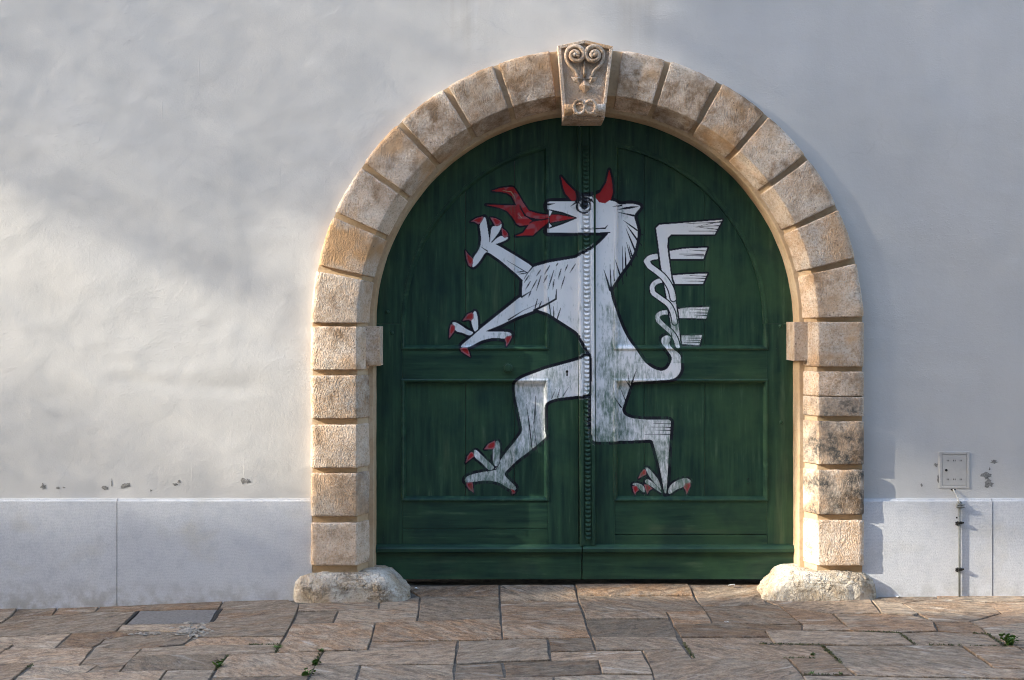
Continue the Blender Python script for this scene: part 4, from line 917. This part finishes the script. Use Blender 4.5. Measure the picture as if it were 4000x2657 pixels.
# knob on its round plate, keyhole
def disc_part(leaf, name, px, py, r, y0, y1, mat, n=20, bev=.003):
    X, Z = dr(px, py); me = prism([(X + r * math.cos(2 * math.pi * k / n), Z + r * math.sin(2 * math.pi * k / n)) for k in range(n)], y0, y1, bev, 2); return place(name, me, mat, leaf, True)
kn = disc_part(leafL, 'knob', 1985, 1438, .029, YD - .030, YD + .002, M_DO, 22, .009); disc_part(leafL, 'knob_plate', 1985, 1438, .036, YD - .006, YD + .002, M_DO, 22)
X, Z = dr(2215, 1457)
kh = [(X - .006, Z - .020), (X + .006, Z - .020), (X + .004, Z), (X + .009, Z + .008), (X + .005, Z + .018), (X - .005, Z + .018), (X - .009, Z + .008), (X - .004, Z)]
place('keyhole', prism(kh, YD - .0022, YD + .004, 0), M_DARKMETAL, leafL)
for k, (dx, dz, w_, h_) in enumerate([(0, .022, .010, .003), (-.004, .014, .003, .010), (.003, .006, .008, .003), (.005, -.006, .003, .012), (-.004, -.014, .009, .003)]):
    X, Z = dr(2926, 1884); place('stencil_mark', prism(rect(X + dx - w_ / 2, X + dx + w_ / 2, Z + dz - h_ / 2, Z + dz + h_ / 2), YP - .0015, YP + .004, 0), M_DARKMETAL, leafR)

# ------------------------------------------------------------------ junction box and conduit on the right
def W4(px, py, y=-.01): return wall(3350 + px * .4783, 1650 + py * .4783, y)
x0, z1 = W4(668, 242); x1, z0 = W4(918, 543); hy = wall_h((x0 + x1) / 2, (z0 + z1) / 2)
jb = empty('junction_box', ((x0 + x1) / 2, hy, z0)); tag(jb, 'small flush cream metal box with slotted door set in the wall above the conduit', 'junction box')
dx0, dz1 = W4(695, 266); dx1, dz0 = W4(893, 519)
for q in (rect(x0, dx0 - .002, z0, z1), rect(dx1 + .002, x1, z0, z1), rect(dx0 - .001, dx1 + .001, z0, dz0 - .002), rect(dx0 - .001, dx1 + .001, dz1 + .002, z1)):
    place('frame_bar', prism(q, hy - .0045, hy + .02, .0015), M_BOX, jb)
bd = place('box_door', prism(rect(dx0, dx1, dz0, dz1), hy - .003, hy + .02, .001), M_BOX, jb)
for yy_ in (313, 467):
    for xx_ in (740, 793, 846):
        for s_ in (-6, 7):
            X, Z = W4(xx_ + s_, yy_); place('vent_slot', prism(rect(X - .0017, X + .0017, Z - .0055, Z + .0055), hy - .0038, hy, 0), M_DARKMETAL, bd)
X, Z = W4(727, 392); place('lock', prism([(X + .0085 * math.cos(k * math.pi / 8), Z + .0085 * math.sin(k * math.pi / 8)) for k in range(16)], hy - .006, hy, .001), M_DARKMETAL, bd)
cx_, cz0 = W4(838, 1412, -.05); _, cz1 = W4(838, 668, -.05)
cd = empty('conduit_pipe', (cx_, -.037, cz0)); tag(cd, 'thin grey upright conduit pipe clamped to the right plinth', 'conduit')
place('pipe', tube([(cx_, -.037, gz(cx_, 0) - .01), (cx_, -.037, cz1)], .0068, 12), M_GALV, cd, True)
place('coupling', join_mesh([tube([(cx_ - .002, -.040, cz1 - .028), (cx_ - .002, -.040, cz1)], .020, 12), tube([(cx_, -.037, cz1 - .002), (cx_, -.037, cz1 + .016)], .013, 12), tube([(cx_ - .024, -.056, cz1 - .018), (cx_ + .026, -.056, cz1 - .018)], .0055, 8), tube([(cx_ - .022, -.056, cz1 - .004), (cx_ + .026, -.056, cz1 - .004)], .004, 8)]), M_GALV, cd)
for yz in (822, 1202):
    Z = W4(838, yz, -.05)[1]
    place('clamp', join_mesh([prism(rect(cx_ - .014, cx_ + .014, Z - .008, Z + .008), -.057, -.012, .002), tube([(cx_ - .027, -.040, Z), (cx_ + .028, -.040, Z)], .006, 8), tube([(cx_ - .018, -.046, Z - .013), (cx_ - .018, -.012, Z - .013)], .006, 8)]), M_DARKMETAL, cd)
pts = [(*W4(780, 548), -.012), (*W4(790, 570), -.022), (*W4(803, 605), -.035), (*W4(812, 640), -.044), (*W4(828, 668), -.046)]
tag(place('cable', tube([(a, c, b) for a, b, c in pts], .0052, 8), M_CABLE, None, True), 'short bent grey cable between the junction box and the conduit top', 'cable')
X, Z = W4(784, 552); place('cable_hole', prism([(X + .016 * math.cos(k) * (1 + .2 * math.sin(3 * k)), Z + .009 * math.sin(k)) for k in np.linspace(0, 2 * math.pi, 13)[:-1]], hy - .004, hy + .01, 0), M_DARKMETAL, jb)
X, Z = W4(803, 776); place('drill_hole', prism([(X + .006 * math.cos(k), Z + .006 * math.sin(k)) for k in np.linspace(0, 2 * math.pi, 11)[:-1]], -.0255, -.01, 0), M_DARKMETAL, bw)

# ------------------------------------------------------------------ weeds, moss, stone chips, scraps
def weed(px, py, h, n, spread, seed, label, round_=0):
    r = random.Random(seed); X, Y, Z = ground(px, py); V, F = [], []
    def blade(bx, by, dx, dy, hh, wd):
        o = len(V); a = math.atan2(dy, dx) + math.pi / 2; wx, wy = math.cos(a) * wd, math.sin(a) * wd
        for t, k in ((0, .6), (.45, 1.), (.8, .7)):
            cx2, cy2, cz2 = bx + dx * t * t, by + dy * t * t, hh * (t - .25 * t * t)
            V.append((cx2 - wx * k, cy2 - wy * k, cz2)); V.append((cx2 + wx * k, cy2 + wy * k, cz2))
        V.append((bx + dx, by + dy, hh * .74)); F.extend([(o, o + 1, o + 3, o + 2), (o + 2, o + 3, o + 5, o + 4), (o + 4, o + 5, o + 6)])
    for _ in range(n):
        a = r.uniform(0, 6.28); q = r.uniform(.2, 1) * spread
        blade(r.uniform(-.3, .3) * spread, r.uniform(-.2, .2) * spread, math.cos(a) * q, math.sin(a) * q, h * r.uniform(.5, 1.), r.uniform(.002, .0045))
    for _ in range(round_):
        a = r.uniform(0, 6.28); q = r.uniform(.3, 1) * spread; cx2, cy2, cz2 = math.cos(a) * q, math.sin(a) * q, h * r.uniform(.3, .95); rad = r.uniform(.007, .014); o = len(V)
        tx, ty = r.uniform(-.6, .6), r.uniform(-1.2, -.2)
        V.append((cx2, cy2, cz2 + .002))
        for k in range(8): t = k * math.pi / 4; V.append((cx2 + rad * math.cos(t), cy2 + rad * math.sin(t), cz2 + rad * (tx * math.cos(t) + ty * math.sin(t))))
        for k in range(8): F.append((o, o + 1 + k, o + 1 + (k + 1) % 8))
    e = add('weed', mesh_np('weed', V, F), M_GRASS, None, (X, Y, Z - .004)); tag(e, label, 'weed', 'weeds in the paving joints'); return e
def at(c, p): return crop(c, p)
weed(*at(6, (2185, 700)), .085, 60, .060, 1, 'largest bright green weed tuft, at the far right of the paving', 26)
weed(*at(2, (1965, 900)), .040, 34, .032, 2, 'dense grass tuft in the slab joint below the left foot stone, middle of three', 6)
weed(*at(2, (2040, 722)), .028, 26, .034, 3, 'flat grass tuft at the top of the slab joint below the left foot stone')
weed(*at(2, (1865, 1030)), .034, 22, .038, 4, 'spreading weed at the bottom of the slab joint below the left foot stone', 8)
weed(*at(2, (690, 930)), .042, 24, .034, 5, 'leafy weed near the bottom edge, farthest to the left', 9)
weed(*at(2, (1450, 680)), .022, 40, .040, 6, 'low mossy tuft where a slab joint meets a long crack, left of the foot stone')
weed(*at(5, (1940, 975)), .022, 6, .018, 7, 'tiny two-leaved sprout on the paving right of centre', 4)
weed(*at(5, (1930, 1222)), .024, 16, .024, 8, 'small tuft by the bottom edge, left one of a pair')
weed(*at(5, (2310, 1225)), .026, 16, .022, 9, 'small tuft by the bottom edge, right one of a pair')
def moss(lines):
    V, F = [], []; r = random.Random(21)
    for c, a, b, n in lines:
        n = int(n * .65)
        A, B = ground(*crop(c, a)), ground(*crop(c, b))
        for _ in range(n):
            t = r.random(); p = Vector(A).lerp(Vector(B), t) + Vector((r.gauss(0, .006), r.gauss(0, .005), 0)); o = len(V); s_ = r.uniform(.003, .008); an = r.uniform(0, 6.28)
            hh = r.uniform(.003, .012)
            for k in range(3): V.append((p.x + s_ * math.cos(an + k * 2.1), p.y + s_ * math.sin(an + k * 2.1), p.z + hh * (k == 0) + .001))
            F.append((o, o + 1, o + 2))
    return mesh_np('moss', V, F)
mo = add('moss', moss([(2, (1100,642), (1490,640), 160), (2, (1500,640), (1440,740), 140), (2, (810,775), (650,960), 120), (2, (2050,720), (1930,920), 140), (5, (240,820), (365,1015), 160), (5, (2050,850), (2330,1090), 300), (5, (1220,828), (2050,845), 160), (5, (1600,1015), (2000,1018), 70),
    (6, (380,530), (820,545), 150), (6, (820,545), (1020,690), 150), (6, (1740,550), (1910,556), 60), (6, (1910,556), (2130,712), 160), (6, (1200,692), (2130,712), 140), (5, (1800,1236), (2361,1238), 80), (6, (1000,62), (1330,62), 160), (6, (1600,62), (2000,64), 160), (1, (390,935), (430,900), 40)]), M_MOSS)
tag(mo, 'olive green moss growing in the paving joints', 'moss', kind='stuff')
V, F = [], []; r = random.Random(3)
for _ in range(120):
    k = r.random(); p = crop(2, (r.gauss(310, 110), r.gauss(450, 45))) if k < .7 else crop(2, (r.uniform(-500, 560), r.gauss(490, 16)))
    X, Y, Z = ground(*p); o = len(V); n = 5; a0 = r.uniform(0, 6); sx, sy, hh = r.uniform(.006, .022), r.uniform(.005, .014), r.uniform(.003, .008)
    for lv in (0, 1):
        for q in range(n): t = a0 + q * 6.283 / n; V.append((X + sx * math.cos(t) * (1 - .25 * lv) * r.uniform(.8, 1.2), Y + sy * math.sin(t) * (1 - .25 * lv), Z + .001 + lv * hh * r.uniform(.6, 1.2)))
    F.append(tuple(range(o + n, o + 2 * n)))
    for q in range(n): F.append((o + q, o + (q + 1) % n, o + n + (q + 1) % n, o + n + q))
tag(add('stone_chips', recalc(mesh_np('stone_chips', V, F)), M_FLAKE), 'scatter of broken stone chips beside the grey cover', 'stone chips', kind='stuff')
for i, (px, py, s_, lb) in enumerate([(2857, 2291, .022, 'crumpled white paper scrap on the sill near the right foot stone'), (3508, 2334, .017, 'white paper scrap at the wall right of the right foot stone'), (1628, 2301, .016, 'dirty white scrap beside the left foot stone'), (2838, 2433, .010, 'small white scrap on the slabs in front of the gate')]):
    X, Y, Z = ground(px, py); r = random.Random(i); V, F = [], []
    for a in range(4):
        for b in range(4): V.append((X + (a / 3 - .5) * 2 * s_ + r.uniform(-.003, .003), Y + (b / 3 - .5) * 1.3 * s_, Z + .003 + r.uniform(0, .6) * s_))
    tag(place('paper_scrap', mesh_np('paper_scrap', V, grid_faces(4, 4)), M_PAPER), lb, 'litter', 'white scraps on the paving')

# ------------------------------------------------------------------ unseen tree to the left, crown shaped to break the sun on the wall
def interp(x, P):
    for (a, u), (b, v) in zip(P, P[1:]):
        if x <= b: return u + (v - u) * max(0., (x - a)) / (b - a)
    return P[-1][1]
def light(mx, my):
    """share of sunlight the crown lets through towards a spot of the wall plane (in wall pixels)"""
    e = my - .45 * mx; T = .05
    if mx < 1565:
        T = .36 + .04 * smooth((my + 300) / 700)
        if e > 250: T = max(T, .50 * smooth((e - 250) / 200))
        if e > 735 or mx > 1060: T = .85 if mx < 1250 else .92
        if mx > 1060 and e < 330: T = .40
        if 620 < e < 725 and mx < 1060: T = .34
        if e > 1300: T *= 1 - .42 * smooth((e - 1300) / 300)
        if my > 1960: T = min(T, .40 - .34 * smooth((my - 1960) / 200))
    elif mx < 2560:
        d = math.hypot(mx - 2280, my - 1265) if my < 1265 else abs(mx - 2280)
        T = .5 if (d > 860 and my < 1265) else .015
        if mx > 1980 and my > 2060 + (2560 - mx) * .12: T = .92
    else:
        d = math.hypot(mx - 2280, my - 1265)
        T = .22 if (my < 1300 and d < 1150 and mx < 3500) else .05
        top = interp(mx, [(2560, 2060), (2800, 1900), (3050, 1600), (3200, 1640), (3400, 1930), (3700, 2050), (4000, 2150), (5200, 2640)])
        if my > top: T = .95 if (mx < 3420 or my > 2400) else .62
        if my < top and my > top - 250: T = max(T, .3)
    if my > interp(mx, [(2000, 2375), (3200, 2385), (3450, 2480), (4300, 2790), (4900, 2850)]) and mx > 1470: T = .015
    if mx > 5100: T = .015
    return T
tr = empty('shade_tree', (-17.3, -6.9, -.3)); tag(tr, 'unseen tree beyond the left edge, its crown shaped to break the low sun', 'tree')
V, F = [], []; rt = random.Random(77); LS_ = .030
x_lo, x_hi, y_lo, y_hi = -700, 9200, -500, 4700
cw, ch = 48., 14.; a_cell = cw * ch / S / S / SUN.length; carry = 0.; spots = []
for iy in range(int((y_hi - y_lo) / ch)):
    for ix in range(int((x_hi - x_lo) / cw)):
        mx, my = x_lo + (ix + rt.random()) * cw, y_lo + (iy + rt.random()) * ch
        Tm = light(mx + rt.gauss(0, 70), my + rt.gauss(0, 35)); ls = .055 if Tm < .1 else .020  # leaves packed to give the wanted light pattern on the wall
        carry += -math.log(max(Tm, .0136)) * a_cell / (ls * ls * .307)
        while carry > rt.random() and carry > 0:
            carry -= 1.; spots.append((x_lo + (ix + rt.random()) * cw, y_lo + (iy + rt.random()) * ch, ls))
for mx, my, ls in spots:
    X, Z = wall(mx, my); t = (X + 17) / 3.6 + rt.uniform(-.5, .5); p = Vector((X, 0, Z)) + SUN * t
    a = Vector((rt.gauss(0, 1), rt.gauss(0, 1), rt.gauss(0, 1))).normalized(); b = a.orthogonal().normalized(); c = a.cross(b); s_ = ls * rt.uniform(.8, 1.25) * .62; o = len(V)
    for q in (b * s_, c * s_ * .8, -b * s_, -c * s_ * .8): V.append(p + q)
    F.append((o, o + 1, o + 2, o + 3))
tree_crown = add('crown', mesh_np('crown', V, F), M_TREE, tr)
TB = Vector((-17.3, -6.9, -.3))
trunk = [tube([TB, TB + Vector((.05, 0, 2.5)), TB + Vector((.1, .05, 5)), TB + Vector((.2, .0, 8)), TB + Vector((.2, -.3, 11))], [.34, .27, .21, .14, .05], 12)]
for k in range(7):
    a = -2.6 + k * .35; s0 = TB + Vector((.1, 0, 5 + .45 * k)); trunk.append(tube([s0, s0 + Vector((math.cos(a) * .7, math.sin(a) * .8, .7)), s0 + Vector((math.cos(a) * 1.6, math.sin(a) * 1.5, 1.3))], [.10, .06, .02], 8))
add('trunk', join_mesh(trunk), M_BARK, tr)

# ------------------------------------------------------------------ unseen house added behind the viewpoint to hide the low sky
M_FAC = m_flat('facade_render', (.15, .135, .115), .9, .12, 1.5, .004)
M_ROOF = m_flat('roof_tile', (.20, .09, .055), .9, .3, 8., .02)
M_PANE = m_flat('window_glass', (.03, .035, .04), .12, .1, 2., 0., 0., .5)
M_WFR = m_flat('window_paint', (.6, .58, .54), .6, .1, 10.)
th = empty('sky_block_house', (0, -15, -.3)); tag(th, 'plain unseen house added across the street to block the low sky', 'house')
def box(x0, x1, y0, y1, z0, z1):
    V = [(x, y, z) for x in (x0, x1) for y in (y0, y1) for z in (z0, z1)]
    return recalc(mesh_np('box', V, [(0, 1, 3, 2), (4, 6, 7, 5), (0, 4, 5, 1), (2, 3, 7, 6), (0, 2, 6, 4), (1, 5, 7, 3)]))
place('wall', box(-45, 45, -25, -15, -.3, 16.5), M_FAC, th)
place('roof', recalc(mesh_np('roof', [(-45.4, -25.5, 16.5), (45.4, -25.5, 16.5), (45.4, -14.5, 16.5), (-45.4, -14.5, 16.5), (-45.4, -20, 20.5), (45.4, -20, 20.5)], [(0, 1, 5, 4), (2, 3, 4, 5), (0, 4, 3), (1, 2, 5), (0, 3, 2, 1)])), M_ROOF, th)
for zr in (1.2, 4.8, 8.4, 12.):
    for k in range(8):
        x = -11.2 + k * 3.7
        f = place('window', box(x - .62, x + .62, -15.02, -14.94, zr, zr + 1.9), M_WFR, th); place('pane', box(x - .52, x + .52, -14.96, -14.925, zr + .1, zr + 1.8), M_PANE, f)

# second unseen house, added to shade the ground and cut its bounce light
ch_ = empty('sun_block_house', (-25, -11.6, -.3)); tag(ch_, 'unseen house added towards the sun to shade the street', 'house')
place('wall', box(-30, -20.5, -14.9, -8.2, -.3, 10.6), M_FAC, ch_)
place('roof', recalc(mesh_np('roof', [(-30.3, -14.95, 10.6), (-20.2, -14.95, 10.6), (-20.2, -7.95, 10.6), (-30.3, -7.95, 10.6), (-30.3, -11.6, 11.6), (-20.2, -11.6, 11.6)], [(0, 1, 5, 4), (2, 3, 4, 5), (0, 4, 3), (1, 2, 5), (0, 3, 2, 1)])), M_ROOF, ch_)
for zr in (1.2, 4.6, 7.8):
    for yk in (-13.2, -11.5, -9.8):
        f = place('window', box(-20.52, -20.46, yk - .55, yk + .55, zr, zr + 1.7), M_WFR, ch_); place('pane', box(-20.47, -20.445, yk - .46, yk + .46, zr + .1, zr + 1.6), M_PANE, f)
